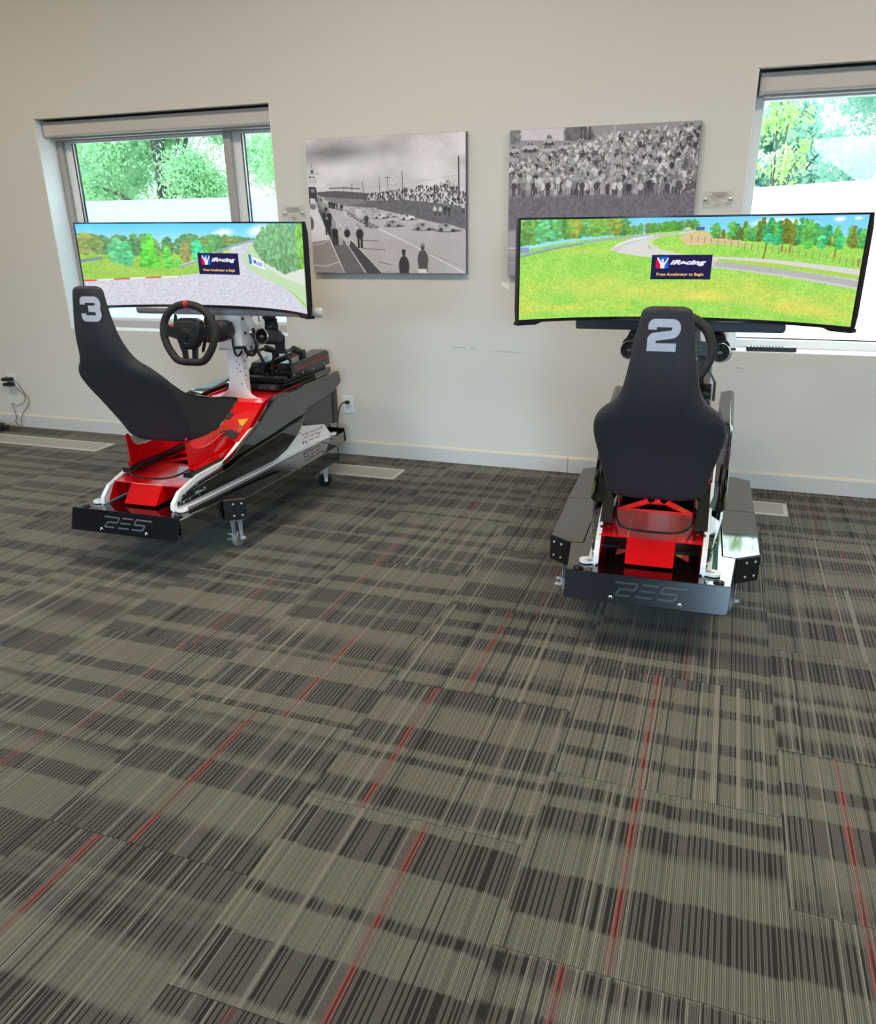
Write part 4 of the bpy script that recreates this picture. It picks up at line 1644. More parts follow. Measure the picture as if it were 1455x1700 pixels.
        MB().add([(X(.1992, 1.392 + s * x, s), 1.392 + s * x, z + .314 - (s * x) * .06) for x, z in V], Fc).build('lettering', 'redline', sf, smooth=0, recalc=False, label='thin red RES lettering')
        for yy, zz in ((1.27, .36), (1.30, .29), (1.535, .335), (1.335, .284)):
            MB().revolve((X(.198, yy, s), yy, zz), (s, 0, 0), [(0, .005), (.002, .005), (.001, .001)], 8).build('screw', 'gasket', sf)
        # bottom fold of the frame resting on the deck
        b = MB().prism([(.10, zd(.1) + .001), (.10, zd(.1) + .010), (1.60, zd(1.6) + .010), (1.60, zd(1.6) + .001)], lambda y, z: (X(.198, y, s), y, z), lambda y, z: (X(.222, y, s), y, z))
        b.build('frame_flange', 'white', sf, bevel=.001, smooth=0)
        top = [(.088, .290), (.094, .314), (.145, .356), (.294, .394), (.523, .401), (.66, .46)]
        b = MB()
        b.loft([[(X(.181, y, s), y, z), (X(.200, y, s), y, z), (X(.200, y, s), y + .002, z - .008), (X(.181, y, s), y + .002, z - .008)] for y, z in top])
        b.build('top_flange', 'white', sf, smooth=0)
        # lower fairing panel
        low = [(.112, .298), (.116, .314), (.156, .336), (.29, .368), (.46, .382), (.62, .412), (1.285, .474), (1.24, .430), (1.178, .382), (1.05, .324), (.911, .295), (.18, .291), (.12, .293)]
        b = MB()
        tp = lambda y: max(.12, min(1, (y - .07) / .34))
        r1 = [(X(.199, y, s), y, z) for y, z in low]
        cy_, cz_ = .62, .35
        r2 = [(X(.199 + .033 * tp(y), y, s), y, z) for y, z in low]
        r3 = [(X(.199 + .047 * tp(cy_ + (y - cy_) * .965), cy_ + (y - cy_) * .965, s), cy_ + (y - cy_) * .965, cz_ + (z - cz_) * .86) for y, z in low]
        b.loft([r1, r2, r3])
        fl = b.build('lower_fairing', 'blackgloss', root, bevel=.003, smooth=25)
        for yy, zz in ((.13, .318), (.165, .342), (.19, .31), (.15, .305), (.24, .365), (.29, .335)):
            MB().revolve((X(.199 + .045 * tp(yy), yy, s), yy, zz), (s, 0, 0), [(0, .004), (.002, .004), (.001, .001)], 8).build('screw', 'zinc', fl)
        # upper fairing: swept wing
        up = [(.455, .402), (.575, .452), (.724, .512), (.925, .628), (.955, .639), (.990, .643), (1.103, .642), (1.465, .643), (1.715, .650), (1.732, .640), (1.745, .600), (1.730, .575), (1.639, .543), (1.447, .520), (1.300, .512), (1.285, .486), (.90, .442)]
        inn = [(.50, .392), (.585, .412), (.805, .502), (.965, .598), (1.0, .612), (1.03, .622), (1.15, .624), (1.465, .630), (1.70, .640), (1.715, .632), (1.725, .600), (1.715, .580), (1.63, .550), (1.447, .528), (1.300, .520), (1.285, .486), (.90, .442)]
        b = MB()
        ring = lambda c, P_: [(X(c, y, s), y, z) for y, z in P_]
        md = [((y * .35 + q[0] * .65), (z * .35 + q[1] * .65)) for (y, z), q in zip(inn, up)]
        ou = [(1.0 + (y - 1.0) * .97, .53 + (z - .53) * .90) for y, z in up]
        b.loft([ring(.182, inn), ring(.214, md), ring(.238, up), ring(.252, ou)])
        b.build('upper_fairing', 'blackgloss', root, bevel=.003, smooth=25)

    # ---------------- red tray
    b = MB()
    t_ = .004
    sheet = [(.180, .362), (.44, .378), (.44, .382), (.180, .366)]
    for s in (-1, 1):
        b.px(sheet, min(s * .087, s * .196), max(s * .087, s * .189))
        # outer and inner cheek walls of the tray
        b.px([(.125, .285), (.183, .364), (.44, .376), (.44, .300), (.30, .285)], s * .1865 - .002, s * .1865 + .002)
        b.px([(.118, .286), (.180, .362), (.42, .368), (.42, .30)], s * .087 - .002, s * .087 + .002)
    b.px([(.112, .284), (.1805, .362), (.44, .378), (.44, .382), (.1795, .3665), (.109, .287)], -.087, .087)
    tray = b.build('red_tray', 'red', root, bevel=.001, smooth=0)
    # floor pan with cut-outs under the seat: rails and cross braces
    b = MB()
    z0, z1 = .376, .381
    b.box(-.196, -.150, .44, 1.0, z0, z1)
    b.box(.150, .196, .44, 1.0, z0, z1)
    b.box(-.150, .150, .44, .475, z0, z1)
    b.box(-.150, .150, .66, .72, z0, z1)
    for s in (-1, 1):
        b.pz([(s * .150, .475), (s * .105, .475), (s * .012, .585), (s * .012, .62), (s * .04, .62)], z0, z1)
        b.pz([(s * .04, .60), (s * .012, .60), (s * .05, .66), (s * .09, .66)], z0, z1)
    b.pz([(-.03, .56), (.03, .56), (.05, .64), (-.05, .64)], z0, z1)
    b.build('brace_plate', 'red', tray, smooth=0, label='red braced plate with dark cut-outs')
    MB().box(-.19, .19, .30, 1.2, zd(.3) + .001, zd(.3) + .006).build('pan_floor', 'blackplas', tray, smooth=0)
    # red rails, bulkhead and deck in front of the seat
    b = MB()
    for s in (-1, 1):
        b.px([(.30, .380), (.30, .428), (.62, .44), (.72, .44), (.98, .598), (1.05, .612), (1.42, .62), (1.42, .30), (.70, .30)], s * .187 - .003, s * .187 + .003)
    b.px([(.735, .385), (1.0, .592), (1.004, .588), (.742, .382)], -.187, .187)
    b.px([(1.0, .588), (1.06, .604), (1.44, .606), (1.44, .602), (1.06, .598), (1.0, .584)], -.187, .187)
    ck = b.build('cockpit_body', 'red', root, bevel=.0015, smooth=0, label='red bulkhead and deck in front of the seat')
    # dark openings and the yellow sticker on the sloping bulkhead
    nb = Vector((0, -.616, .788))
    def bulk(x, t):
        return Vector((x, .735 + .265 * t, .385 + .205 * t)) + Vector((0, -.0026, .0033))
    for poly_, m_, nm in (([(-.06, .62), (.02, .62), (.035, .74), (-.03, .80), (-.075, .74)], 'gasket', 'opening'), ([(.02, .20), (.10, .20), (.12, .34), (.06, .42), (.0, .36)], 'gasket', 'opening'),
                          ([(.075, .62), (.112, .46), (.122, .50), (.135, .66)], 'yellow', 'warning_sticker'), ([(.09, .40), (.125, .36), (.13, .48), (.105, .52)], 'redstripe', 'warning_sticker')):
        MB().add([bulk(*q) for q in poly_], [tuple(range(len(poly_)))]).build(nm, m_, ck, smooth=0, recalc=False)

    # ---------------- seat brackets and rails
    bm_ = 'red' if num == '3' else 'blackgloss'
    for s in (-1, 1):
        if num == '3':
            prof = [(.292, .412), (.286, .566), (.296, .572), (.308, .566), (.326, .522), (.352, .504), (.415, .494), (.50, .498), (.595, .520), (.612, .522), (.622, .507), (.700, .452), (.705, .420), (.62, .414)]
            b = MB().px(prof, s * .166 - .003, s * .166 + .003)
            b.px([(.30, .412), (.30, .418), (.70, .424), (.70, .418)], min(s * .166, s * .192), max(s * .166, s * .192))
            br = b.build('seat_bracket', 'red', root, bevel=.0015, smooth=0, label='red seat bracket')
            for yy, zz in ((.297, .556), (.607, .510)):
                MB().revolve((s * .170, yy, zz), (s, 0, 0), [(0, .007), (.004, .007), (.006, .004)], 10).build('bolt', 'blacksat', br)
        else:
            # black folded bracket with a tilted outer lip
            prof = [(.205, .408), (.385, .535), (.43, .54), (.70, .50), (.70, .42), (.62, .412)]
            b = MB().px(prof, s * .197 - .002, s * .197 + .002)
            b.prism([(.205, .410), (.385, .536)], lambda y, z: (s * .197, y, z), lambda y, z: (s * .197, y, z)) if False else None
            q = [(s * .199, .207, .411), (s * .199, .385, .537), (s * .160, .372, .545), (s * .152, .197, .420), (s * .140, .235, .408), (s * .146, .372, .520)]
            b.add(q, [(0, 1, 2, 3), (3, 2, 5, 4)])
            br = b.build('seat_bracket', 'blackgloss', root, smooth=0, label='black folded seat bracket')
            for xx in (.165, .190):
                MB().revolve((s * xx, .205, .392), (0, -1, .3), [(0, .006), (.006, .006), (.008, .003)], 8).build('bolt', 'blacksat', br)
        b = MB().box(min(s * .15, s * .196), max(s * .15, s * .196), .26, .74, .386, .411)
        b.build('slide_rail', 'blacksat', root, bevel=.002, smooth=0)
    # hanging loop of the slide release bar
    MB().tube([(-.15, .36, .415), (-.135, .27, .40), (-.115, .215, .396), (-.05, .185, .396), (.06, .185, .396), (.115, .22, .397), (.135, .28, .402), (.15, .36, .415)], .0048, 10).build('release_bar', 'blacksat', root, label='thin black seat slide bar')

    # ---------------- bucket seat
    sdx, sdy, sdz, ssc = cfg['seat']
    SP = lambda x, y, z: (x * ssc + sdx, y + sdy, z + sdz)
    secs, inns = seat_shell()
    n_ = len(secs[0])
    b = MB()
    rings = [[SP(*p) for p in so] + [SP(*p) for p in si[::-1]] for so, si in zip(secs, inns)]
    b.loft(rings)
    seat = b.build('seat', 'seatplain' if num == '3' else 'seatcarbon', root, smooth=50, label='dark bucket seat numbered ' + num)
    md2 = seat.modifiers.new('rim', 'BEVEL')
    md2.width = .006
    md2.segments = 3
    md2.limit_method = 'ANGLE'
    md2.angle_limit = math.radians(50)
    for sgn in (0, 1):
        ed = [Vector(so[-1] if sgn else so[0]) for so in secs[len(secs) - 19:]] + [Vector(secs[-1][k]) for k in ((-2, -3, -4, -6) if sgn else (1, 2, 3, 5))]
        MB().tube([SP(*p) for p in ed], .0045, 8, sub=1).build('seat_piping', 'blackgloss', seat, label='glossy edge of the seat shell')
    # number on the headrest
    gw, gh, sw = (.097, .100, .0255) if num == '3' else (.094, .098, .025)
    ox, oz = cfg['numpos']
    V, Fc = [], []
    for path in DIGIT[num]:
        pts = [((x - .5) * (gw - sw), (y - .5) * (gh - sw)) for x, y in path]
        if num == '2':
            pts = rounded(pts[:-2], .024, 6) + [Vector(pts[-2]), Vector(pts[-1])]
        else:
            pts = rounded(pts, .022, 6)
        vs, fs = stroke2d(pts, sw)
        b0 = len(V)
        V += [(v.x, v.y) for v in vs]
        Fc += [tuple(i + b0 for i in f) for f in fs]
    MB().add([SP(x + ox, seat_back_y(z + oz, x + ox) - .0022, z + oz) for x, z in V], Fc).build('number', 'number', seat, smooth=0, recalc=False, label='pale number ' + num)

    # ---------------- steering column, wheel base
    b = MB()
    b.py([(-.118, .600), (.118, .600), (.118, .606), (.085, .622), (.060, .650), (.048, .700), (.044, .90), (-.044, .90), (-.048, .700), (-.060, .650), (-.085, .622), (-.118, .606)], 1.045, 1.052)
    b.py([(-.040, .600), (.040, .600), (.036, .92), (-.036, .92)], 1.052, 1.115)
    col = b.build('steering_column', 'white', root, bevel=.0015, smooth=0)
    for x, z in ((.012, .80), (.028, .785), (.012, .765), (.028, .75), (.03, .68)):
        MB().revolve((x, 1.045, z), (0, -1, 0), [(0, .004), (.001, .004), (.0005, .001)], 8).build('bolt_hole', 'gasket', col)
    for z in (.66, .72, .76, .80):
        MB().revolve((.0385, 1.085, z), (1, 0, 0), [(0, .0045), (.001, .0045), (.0005, .001)], 8).build('bolt_hole', 'gasket', col)
    # wheel-base mounting cheeks with triangular cut-outs
    for s in (-1, 1):
        x0, x1 = (s * .072, s * .076)
        b = MB()
        for seg_ in ([(1.02, .86), (1.20, .86), (1.20, .885), (1.02, .885)], [(1.02, .885), (1.10, .885), (1.10, 1.065), (1.02, 1.065)], [(1.10, 1.04), (1.27, 1.04), (1.27, 1.065), (1.10, 1.065)],
                     [(1.10, .885), (1.135, .885), (1.135, .91), (1.10, .945)], [(1.10, .99), (1.18, .885), (1.21, .885), (1.235, .90), (1.13, 1.04), (1.10, 1.04)], [(1.21, .885), (1.25, .89), (1.29, 1.04), (1.25, 1.04), (1.21, .94)]):
            b.px(seg_, min(x0, x1), max(x0, x1))
        ch = b.build('mount_cheek', 'white', root, smooth=0, label='white cheek plate with triangular cut-outs')
        for yy, zz in ((1.045, 1.03), (1.055, .955), (1.10, .873)):
            MB().revolve((s * .076, yy, zz), (s, 0, 0), [(0, .008), (.005, .008), (.007, .004)], 10).build('bolt', 'blacksat', ch)
    b = MB()
    b.box(-.072, .072, 1.02, 1.026, .875, 1.065)
    b.box(-.072, .072, 1.02, 1.12, .862, .868)
    b.build('mount_face_plate', 'white', root, bevel=.001, smooth=0)
    # direct drive motor
    ax = Vector((0, -1, .04)).normalized()
    mo = Vector((0, .965, .978))
    b = MB().revolve(mo, ax, [(-.03, .052), (0, .054), (.035, .057), (.04, .053), (.06, .057), (.065, .053), (.085, .057), (.09, .053), (.115, .057), (.14, .050), (.15, .042), (.17, .036), (.20, .028)], 28)
    mot = b.build('wheel_base', 'blackplas', root)
    for a in (.6, 2.5, 3.9, 5.6):
        c = mo + Vector((math.cos(a) * .055, -.0, math.sin(a) * .055))
        MB().cyl(c, c + Vector((math.cos(a) * .02, -.004, math.sin(a) * .02)), .0045, n=8).build('clamp_knob', 'blacksat', mot)
    b = MB()
    b.cyl(mo + ax * .18, mo + ax * .35, .020, n=16)
    b.build('wheel_shaft', 'blacksat', mot)
    # dangling cable and loom
    MB().tube([(.06, .95, .93), (.062, .96, .86), (.06, 1.0, .845), (.07, 1.04, .88)], .006, 8).build('cable', 'cord', mot)
    MB().tube([(.085, 1.02, .885), (.09, 1.04, .85), (.092, 1.09, .835), (.092, 1.13, .86), (.09, 1.14, .91), (.088, 1.12, .97)], .0095, 10).build('cable_loom', 'blackplas', mot)
    MB().box(.045, .085, .985, 1.03, .880, .892).build('cable_clamp', 'blacksat', mot, bevel=.002)

    # ---------------- steering wheel
    TW_ = Matrix.Translation((.004, .655, 1.0)) @ Matrix.Rotation(-.10, 4, 'X') @ Matrix.Diagonal((1.06, 1.0, 1.0, 1.0))
    # local: x right, y forward, z up
    rim = [(0, .140), (.045, .134), (.088, .112), (.120, .076), (.136, .030), (.137, -.015), (.122, -.062), (.096, -.104), (.070, -.130), (.035, -.137)]
    loop = rim + [(0, -.137)] + [(-x, z) for x, z in rim[:0:-1]]
    b = MB().tube([(x, 0, z) for x, z in loop], .0182, 14, closed=True, sub=5).xform(TW_)
    sw_ = b.build('steering_wheel', 'wheelskin', root, label='flat bottomed suede steering wheel')
    b = MB().tube([(-.011, 0, .1397), (0, 0, .1403), (.011, 0, .1397)], .0189, 14, sub=3).xform(TW_)
    b.build('centre_marker', 'redmark', sw_, label='red centre marker')
    hub = [(x * 1.28, z * 1.28 + .002) for x, z in [(-.052, .042), (-.030, .050), (.030, .050), (.052, .042), (.056, .020), (.050, -.020), (.036, -.048), (.018, -.060), (-.018, -.060), (-.036, -.048), (-.050, -.020), (-.056, .020)]]
    b = MB()
    b.loft([[(x * 1.0, .022, z) for x, z in hub], [(x * 1.02, -.008, z * 1.02) for x, z in hub], [(x * .90, -.022, z * .90) for x, z in hub], [(x * .55, -.026, z * .55) for x, z in hub]]).xform(TW_)
    b.build('hub', 'blackplas', sw_, bevel=.002, smooth=40)
    b = MB()
    b.loft([[(x, y, z) for x, z in ((-.072, .040), (.072, .040), (.066, .062), (.034, .076), (-.034, .076), (-.066, .062))] for y in (-.012, .03)]).xform(TW_)
    b.build('hub_shroud', 'blackplas', sw_, bevel=.004)
    for s in (-1, 1):
        b = MB().py([(s * .048, .044), (s * .105, .042), (s * .128, .036), (s * .130, -.022), (s * .105, -.016), (s * .052, -.030)], -.012, .010).xform(TW_)
        b.build('side_spoke', 'blackplas', sw_, bevel=.003, smooth=0)
        b = MB()
        for i in range(3):
            for j in range(2):
                b.box(s * .082 - .020 + i * .015, s * .082 - .009 + i * .015, -.0165, -.011, .004 + j * .013, .0125 + j * .013)
        b.cyl((s * .066, -.010, -.004), (s * .066, -.018, -.004), .006, n=10)
        b.xform(TW_)
        b.build('spoke_buttons', 'blacksat', sw_, smooth=30)
        b = MB()
        for i in range(3):
            b.box(s * .082 - .016 + i * .015, s * .082 - .013 + i * .015, -.0172, -.0164, .008, .0095)
            b.box(s * .082 - .017 + i * .015, s * .082 - .012 + i * .015, -.0172, -.0164, .0205, .0215)
        b.xform(TW_)
        b.build('button_marks', 'lettergrey', sw_, smooth=0)
        b = MB().py([(s * .016, -.056), (s * .044, -.050), (s * .038, -.122), (s * .030, -.132), (s * .012, -.132)], -.008, .008).xform(TW_)
        b.build('lower_spoke', 'blackplas', sw_, bevel=.003, smooth=0)
        b = MB().py([(s * .078, .030), (s * .098, .034), (s * .088, .092), (s * .076, .090), (s * .072, .064)], .020, .026)
        b.py([(s * .066, -.020), (s * .084, -.018), (s * .064, -.085), (s * .050, -.092), (s * .050, -.076)], .020, .026)
        b.xform(TW_)
        b.build('shift_paddle', 'blacksat', sw_, bevel=.002, smooth=0)
    MB().box(-.094, -.070, -.014, .004, .030, .040).xform(TW_).build('red_button', 'redmark', sw_, bevel=.003, label='red buttons on the left spoke')
    sh = [(-.012, .018), (0, .021), (.012, .018), (.013, .004), (.008, -.010), (0, -.018), (-.008, -.010), (-.013, .004)]
    vs, fs = stroke2d(sh + [sh[0]], .0022)
    MB().add([(v.x, -.0282, v.y + .004) for v in vs], fs).xform(TW_).build('shield_badge', 'gold', sw_, smooth=0, recalc=False, label='small gold outlined shield')
    MB().py([(-.005, .006), (-.001, .012), (.005, .010), (.003, .002), (.005, -.004), (-.001, -.002), (-.005, -.008)], -.0284, -.026).xform(TW_).build('badge_figure', 'gold', sw_, smooth=0)
    MB().box(-.014, .014, -.0262, -.0252, -.030, -.0275).xform(TW_).build('hub_script', 'lettergrey', sw_, smooth=0)
    MB().tube([(-.028, -.022, -.034), (-.014, -.024, -.045), (.014, -.024, -.045), (.028, -.022, -.034)], .0022, 6).xform(TW_).build('hub_trim', 'lettergrey', sw_)

    # ---------------- wind vents
    for s in (-1, 1):
        c0 = Vector((s * .195, 1.02, .945))
        d = Vector((s * .10, 1, -.16)).normalized()
        b = MB()
        b.revolve(c0, d, [(.014, .001), (.012, .037), (0, .040), (.10, .041), (.14, .041), (.16, .030), (.165, .001)], 28)
        vt = b.build('wind_vent', 'blackplas', root, smooth=40)
        b = MB().revolve(c0 - d * .003, d, [(.004, .037), (0, .0385), (0, .041), (.006, .0425), (.008, .040), (.004, .037)], 32, False)
        b.build('chrome_ring', 'chrome', vt)
        b = MB().revolve(c0 + d * .004, d, [(0, .001), (0, .011), (.004, .011)], 16)
        b.build('vent_centre', 'blacksat', vt)
        a_ = d.orthogonal().normalized()
        MB().tube([c0 + Vector((s * 0 + .009 * math.cos(t), 0, .004 * math.sin(t))) + d * .002 for t in [2 * PI * i / 12 for i in range(12)]], .0014, 6, closed=True, sub=2).build('centre_badge', 'zinc', vt)
        b = MB()
        for k in range(8):
            t = 2 * PI * k / 8
            e1 = d.orthogonal().normalized()
            e2 = d.cross(e1)
            v = e1 * math.cos(t) + e2 * math.sin(t)
            b.cyl(c0 + d * .007 + v * .010, c0 + d * .007 + v * .036, .0022, n=6)
        b.build('vent_vanes', 'blacksat', vt)
        pth = [c0 + d * .10 + Vector((0, 0, .02)), Vector((s * .188, 1.145, .968)), Vector((s * .174, 1.17, 1.01)), Vector((s * .155, 1.15, 1.07)), Vector((s * .130, 1.12, 1.12))]
        MB().tube(pth, lambda q: .034 + .0030 * math.sin(q * 2 * PI * 15), 16, sub=20).build('air_hose', 'blackplas', vt, label='ribbed black air hose')

    # ---------------- pedals on the nose
    b = MB()
    b.px([(1.215, .617), (1.225, .648), (1.84, .648), (1.85, .617)], -.185, .190)
    pb = b.build('pedal_plate', 'blackgloss', root, bevel=.003, smooth=0)
    b = MB()
    b.box(-.172, .178, 1.26, 1.80, .649, .666)
    b.box(-.172, .178, 1.25, 1.30, .666, .682)
    b.build('pedal_tray', 'blacksat', root, bevel=.003, smooth=0)
    MB().box(-.185, .185, 1.235, 1.65, .608, .616).build('pedal_underside', 'blacksat', root, smooth=0)
    for px_, hl in ((.136, .0), (-.045, -.01)):
        hw = .050
        b = MB()
        prof = [(1.335, .667), (1.335, .700), (1.375, .740), (1.80, .757), (1.835, .745), (1.845, .667)]
        b.loft([[(px_ - hw, y, z) for y, z in prof], [(px_ - hw * .84, y if 0 < i < 5 else y, z + .004) for i, (y, z) in enumerate(prof)], [(px_ + hw * .84, y, z + .004) for y, z in prof], [(px_ + hw, y, z) for y, z in prof]])
        pu = b.build('pedal_unit', 'pedalblack', root, bevel=.003, smooth=20, label='black pedal unit with a thin red stripe')
        for s in (-1, 1):
            xx = px_ + s * (hw + .0012)
            MB().px([(1.39, .703), (1.39, .708), (1.82, .722), (1.82, .717)], xx - .0008, xx + .0008).build('stripe', 'redstripe', pu, smooth=0, label='red stripe')
            MB().box(xx - .0005, xx + .0005, 1.63, 1.73, .728, .735).build('unit_mark', 'redline', pu, smooth=0)
            for yy, zz in ((1.36, .68), (1.47, .676), (1.60, .676), (1.76, .68)):
                MB().revolve((xx, yy, zz), (s, 0, 0), [(0, .005), (.003, .005), (.004, .002)], 8).build('screw', 'zinc', pu)
        b = MB()
        for s in (-1, 1):
            b.loft([[(px_ + s * .062 + ex, 1.315 + ey, .672) for ex, ey in ((-.006, -.01), (.006, -.01), (.006, .01), (-.006, .01))],
                    [(px_ + s * .060 + ex, 1.318 + ey, .762) for ex, ey in ((-.006, -.01), (.006, -.01), (.006, .01), (-.006, .01))],
                    [(px_ + s * .014 + ex, 1.330 + ey, .836) for ex, ey in ((-.006, -.009), (.006, -.009), (.006, .009), (-.006, .009))]])
        b.box(px_ - .020, px_ + .020, 1.322, 1.338, .825, .86)
        pa = b.build('pedal_arm', 'blacksat', root, bevel=.0015, smooth=0)
        b = MB()
        fp = [(-.024, .808), (-.032, .822), (-.032, .905), (-.022, .918), (.022, .918), (.032, .905), (.032, .822), (.024, .808)]
        b.prism([(px_ + x, z) for x, z in fp], lambda x, z: (x, 1.305 + (z - .8) * .12, z), lambda x, z: (x, 1.313 + (z - .8) * .12, z))
        b.build('pedal_pad', 'blackplas', pa, bevel=.003, smooth=0)
        # ladder link and damper block
        b = MB()
        for s in (-1, 1):
            b.box(px_ + s * .010 - .003, px_ + s * .010 + .003, 1.335, 1.50, .806, .818)
        for yy in (1.345, 1.40, 1.455):
            b.box(px_ - .012, px_ + .012, yy, yy + .012, .806, .818)
        b.build('link_bar', 'blacksat', pa, smooth=0)
        b = MB().cyl((px_, 1.47, .810), (px_, 1.535, .792), .021, .019, n=14)
        b.cyl((px_, 1.535, .792), (px_, 1.58, .776), .013, n=12)
        b.box(px_ - .012, px_ + .012, 1.55, 1.60, .752, .79)
        b.build('damper', 'blackplas', pa, bevel=.002)

    # ---------------- electronics cabinet on the nose
    b = MB().px([(1.40, .300), (1.40, .560), (1.80, .515), (1.80, .300)], -.206, .206)
    cab = b.build('electronics_cabinet', 'greybox', root, bevel=.003, smooth=0)
    b = MB().px([(1.802, .292), (1.802, .520), (1.868, .512), (1.868, .286)], -.212, .212)
    b.build('cabinet_cover', 'blacksat', cab, bevel=.004, smooth=0)
    MB().box(.10, .2135, 1.80, 1.87, .5125, .516).build('cabinet_label', 'caulk', cab, smooth=0)
    MB().tube([(.10, 1.72, .30), (.15, 1.80, .285), (.19, 1.78, .275), (.14, 1.75, .268)], .004, 6).build('loose_cable', 'cord', cab)

    # ---------------- mains lead to the wall outlet
    if num == '3':
        inv = (Matrix.Translation(cfg['loc']) @ Matrix.Rotation(cfg['rot'], 4, 'Z')).inverted()
        T3 = lambda p: inv @ (Vector((-2.362, YW, .367)) + Vector(p))
        b = MB().box(-.014, .014, -.034, -.0082, -.011, .011)
        b.v = [tuple(T3(p)) for p in b.v]
        pc = MB().tube([T3(p) for p in ((0, -.03, 0), (-.028, -.052, -.006), (-.04, -.08, -.06), (-.035, -.13, -.17), (-.02, -.19, -.20), (-.045, -.23, -.15), (-.07, -.27, -.129))], .0042, 10).build('power_lead', 'cord', root, label='thin black mains lead')
        b.build('plug', 'blackplas', pc, bevel=.004)

    # ---------------- curved monitor
    dx, dy, dz, yaw, roll = cfg['mon']
    mon = bpy.data.objects.new('monitor', None)
    mon.empty_display_size = .1
    COL.objects.link(mon)
    mon.parent = root
    mon.location = (dx, .97 + dy, 1.297 + dz)
    mon.rotation_euler = Euler((0, roll, yaw), 'XYZ')
    mon['label'] = 'wide curved monitor showing a race track'
    R, YC = 1.0, -1.0        # cylinder axis in monitor frame (origin on the screen centre)
    cyl = lambda th, z, r=R: (r * math.sin(th), YC + r * math.cos(th), z)
    TH = .714
    N = 48
    ths = [-TH + 2 * TH * i / N for i in range(N + 1)]
    zb_, zt_ = -.210, .210
    # housing with a thick lower chin
    b = MB()
    rings = []
    for th in ths:
        k = min(1, (TH - abs(th)) / .12)
        dp = .022 + .028 * min(1, (TH - abs(th)) / .35)
        rings.append([cyl(th, zb_, R + .001), cyl(th, zt_, R + .001), cyl(th, zt_, R + .012), cyl(th, zt_ - .05, R + dp), cyl(th, zb_ + .05, R + dp), cyl(th, zb_, R + .014)])
    b.loft(rings)
    hs = b.build('housing', 'bezel', mon, smooth=40)
    # bezel strips
    bw, bb_ = .0075, .013
    b = MB()
    for zA, zB in ((zt_ - bw, zt_), (zb_, zb_ + bb_)):
        b.loft([[cyl(th, zA, R - .004), cyl(th, zB, R - .004), cyl(th, zB, R + .002), cyl(th, zA, R + .002)] for th in ths])
    for s in (-1, 1):
        t0, t1 = s * TH, s * (TH - bw)
        b.loft([[cyl(t, z, R - .004), cyl(t, z, R + .004)] + [cyl(t1 if t == t0 else t0, z, R + .004), cyl(t1 if t == t0 else t0, z, R - .004)] for t, z in ((t0, zb_), (t0, zt_))])
    b.build('bezel', 'bezel', mon, smooth=40)
    for s in (-1, 1):
        tt_ = [s * (TH - .002 - .115 * i / 8) for i in range(9)]
        zl = lambda i: zb_ - (.010 if i < 7 else .010 * (8 - i) * .5)
        MB().loft([[cyl(t, zl(i), R - .006), cyl(t, zb_ + .004, R - .006), cyl(t, zb_ + .004, R + .03), cyl(t, zl(i), R + .03)] for i, t in enumerate(tt_)]).build('chin_foot', 'bezel', mon, smooth=30)
    # lit panel
    sc_w = TH - bw
    z1_, z0_ = zt_ - bw, zb_ + bb_
    pt = cfg['painter']()
    pt.mesh('screen', lambda u, v: ((R - .0005) * np.sin((2 * u - 1) * sc_w), YC + (R - .0005) * np.cos((2 * u - 1) * sc_w), z1_ - v * (z1_ - z0_)), 'screen', mon)
    # prompt panel printed in the picture
    u0, u1, v0, v1 = cfg['prompt']
    pf = lambda u, v, e: cyl((2 * (u0 + (u1 - u0) * u) - 1) * sc_w, z1_ - (v0 + (v1 - v0) * v) * (z1_ - z0_), R - .0008 - e)

    def flat(vs, fs, m_, nm, e):
        MB().add([pf(u, v, e) for u, v in vs], fs).build(nm, m_, mon, smooth=0, recalc=False)
    grid = [(i / 10, j) for i in range(11) for j in (0, 1)]
    flat(grid, [(2 * i, 2 * i + 1, 2 * i + 3, 2 * i + 2) for i in range(10)], 'pnl_navy', 'prompt_panel', 0)
    lx0, lx1, ly0, ly1 = .075, .285, .08, .55
    L = lambda x, y: (lx0 + (lx1 - lx0) * x, ly0 + (ly1 - ly0) * y)
    flat([L(0, .3), L(.12, .08), L(.42, .55), L(.40, 1), L(0, 1)], [(0, 1, 2, 3, 4)], 'pnl_red', 'prompt_emblem', .0004)
    flat([L(.22, .0), L(1, .0), L(1, 1), L(.66, 1), L(.72, .62), L(.98, .14), L(.92, .06), L(.60, .36), L(.46, .36)], [(0, 1, 7, 8), (1, 2, 5, 6, 7), (2, 3, 4, 5)], 'pnl_blue', 'prompt_emblem', .0004)
    flat([L(.06, .10), L(.14, .02), L(.42, .42), L(.50, .48), L(.66, .48), L(.72, .42), L(.94, .06), L(1.0, .14), L(.74, .66), L(.68, 1), L(.38, 1), L(.36, .66)],
         [(0, 1, 2, 11), (2, 3, 4, 5, 8, 11), (5, 6, 7, 8), (8, 9, 10, 11)], 'pnl_white', 'prompt_emblem', .0006)
    hd = [L(.53 + .10 * math.cos(a), .32 + .14 * math.sin(a)) for a in [2 * PI * i / 14 for i in range(14)]]
    flat(hd, [tuple(range(14))], 'pnl_white', 'prompt_emblem', .0007)
    vs, fs, _ = text_mesh('iRacing', bold=.055, shear=.35, spacing=1.06)
    flat([(.31 + .60 * x, .455 - .25 * y if True else 0) for x, y in vs], fs, 'pnl_white', 'prompt_title', .0006)
    vs, fs, _ = text_mesh('Press Accelerator to Begin', bold=.035, spacing=1.06)
    flat([(.10 + .78 * x, .885 - .155 * y) for x, y in vs], fs, 'pnl_orange', 'prompt_line', .0006)
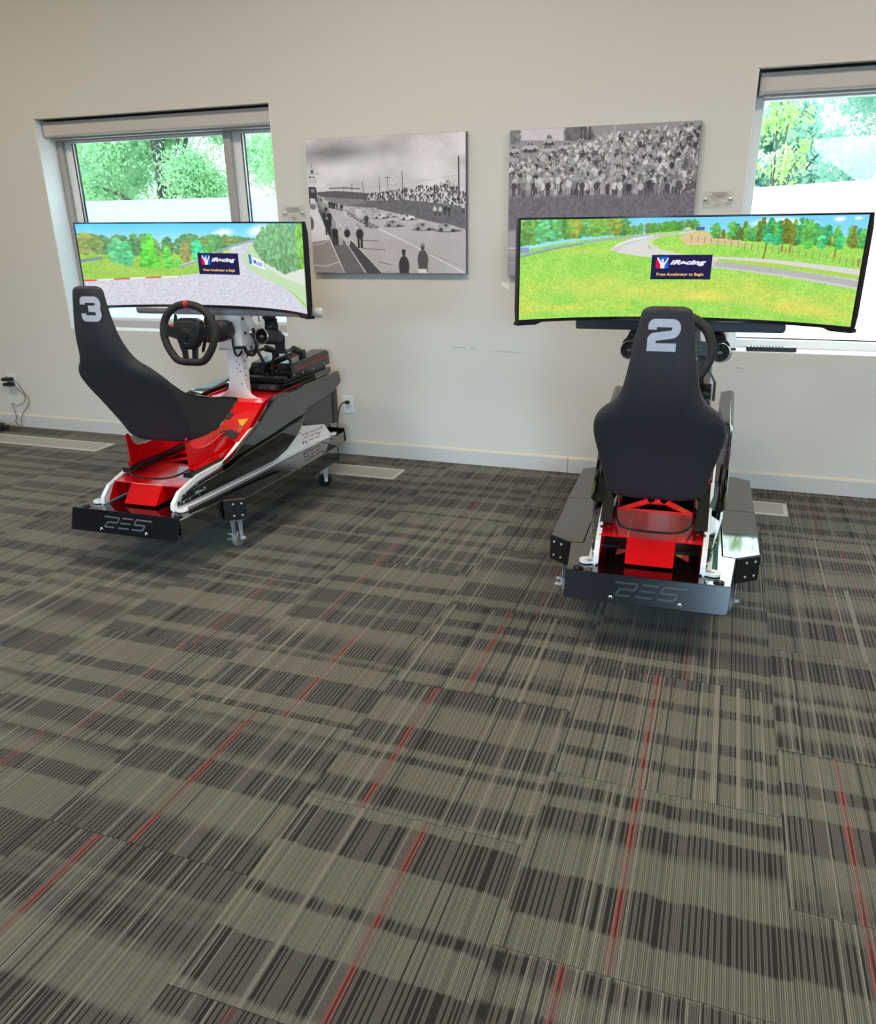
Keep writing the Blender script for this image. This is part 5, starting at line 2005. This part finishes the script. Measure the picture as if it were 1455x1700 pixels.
    if num == '3':
        vs, fs, _ = text_mesh('Mobil 1', bold=.02)
        a0, c0_ = qL(.636, .40), qL(.697, .455)
        a1, c1_ = qL(.640, .478), qL(.700, .535)
        def bd(x, y):
            x = .06 + .88 * x
            y = .12 + .76 * y
            tl, tr, bl, br_ = a0, c0_, a1, c1_
            u = (tl[0] * (1 - x) + tr[0] * x) * y + (bl[0] * (1 - x) + br_[0] * x) * (1 - y)
            v = (tl[1] * (1 - x) + tr[1] * x) * y + (bl[1] * (1 - x) + br_[1] * x) * (1 - y)
            return cyl((2 * u - 1) * sc_w, z1_ - v * (z1_ - z0_), R - .0014)
        MB().add([bd(x, y) for x, y in vs], fs).build('board_lettering', 'pnl_blue', mon, smooth=0, recalc=False)
    # monitor support: neck and bar
    b = MB()
    b.box(-.05, .05, 1.07, 1.09, 1.03, 1.36)
    b.box(-.07, .07, 1.03, 1.07, 1.22, 1.38)
    b.box(-.045, .045, 1.05, 1.20, 1.02, 1.05)
    b.build('monitor_mount', 'blacksat', root, bevel=.003, smooth=0)
    if num == '3':
        MB().revolve((-.565, 1.02, 1.073), (1, 0, 0), [(0, .010), (.006, .022), (.02, .0235), (1.09, .0235)], 24).build('support_bar', 'silverbar', root, label='pale round bar under the monitor')
        MB().revolve((.525, 1.02, 1.073), (1, 0, 0), [(0, .0245), (.034, .0245), (.041, .020), (.042, .001)], 24).build('bar_end_cap', 'whitecap', root, label='white end cap')
    else:
        pts = rounded([(-.44, 0), (-.44, -.020), (.446, -.020), (.446, .022), (-.44, .022), (-.44, 0)], .018, 5)
        b = MB().py([(p.x, p.y + 1.056) for p in pts[:-1]], 1.0, 1.035)
        b.build('support_bar', 'darkbar', root, bevel=.003, label='dark flat bar under the monitor')
    return root


simulator(dict(num='3', label='left racing simulator with number 3 seat and red seat brackets', loc=(-2.492, 2.721, 0), rot=math.radians(1.3),
               mon=(0, -.003, .007, -.028, .011), painter=screen_left, prompt=(.428, .604, .355, .615),
               seat=(0, 0, 0, 1.0), numpos=(.027, 1.186)))
simulator(dict(num='2', label='right racing simulator with number 2 carbon weave seat seen from behind', loc=(-.167, 2.708, 0), rot=math.radians(1.85),
               mon=(0, 0, 0, 0, 0), painter=screen_right, prompt=(.411, .585, .366, .613),
               seat=(-.007, -.10, -.028, 1.035), numpos=(-.003, 1.191)))
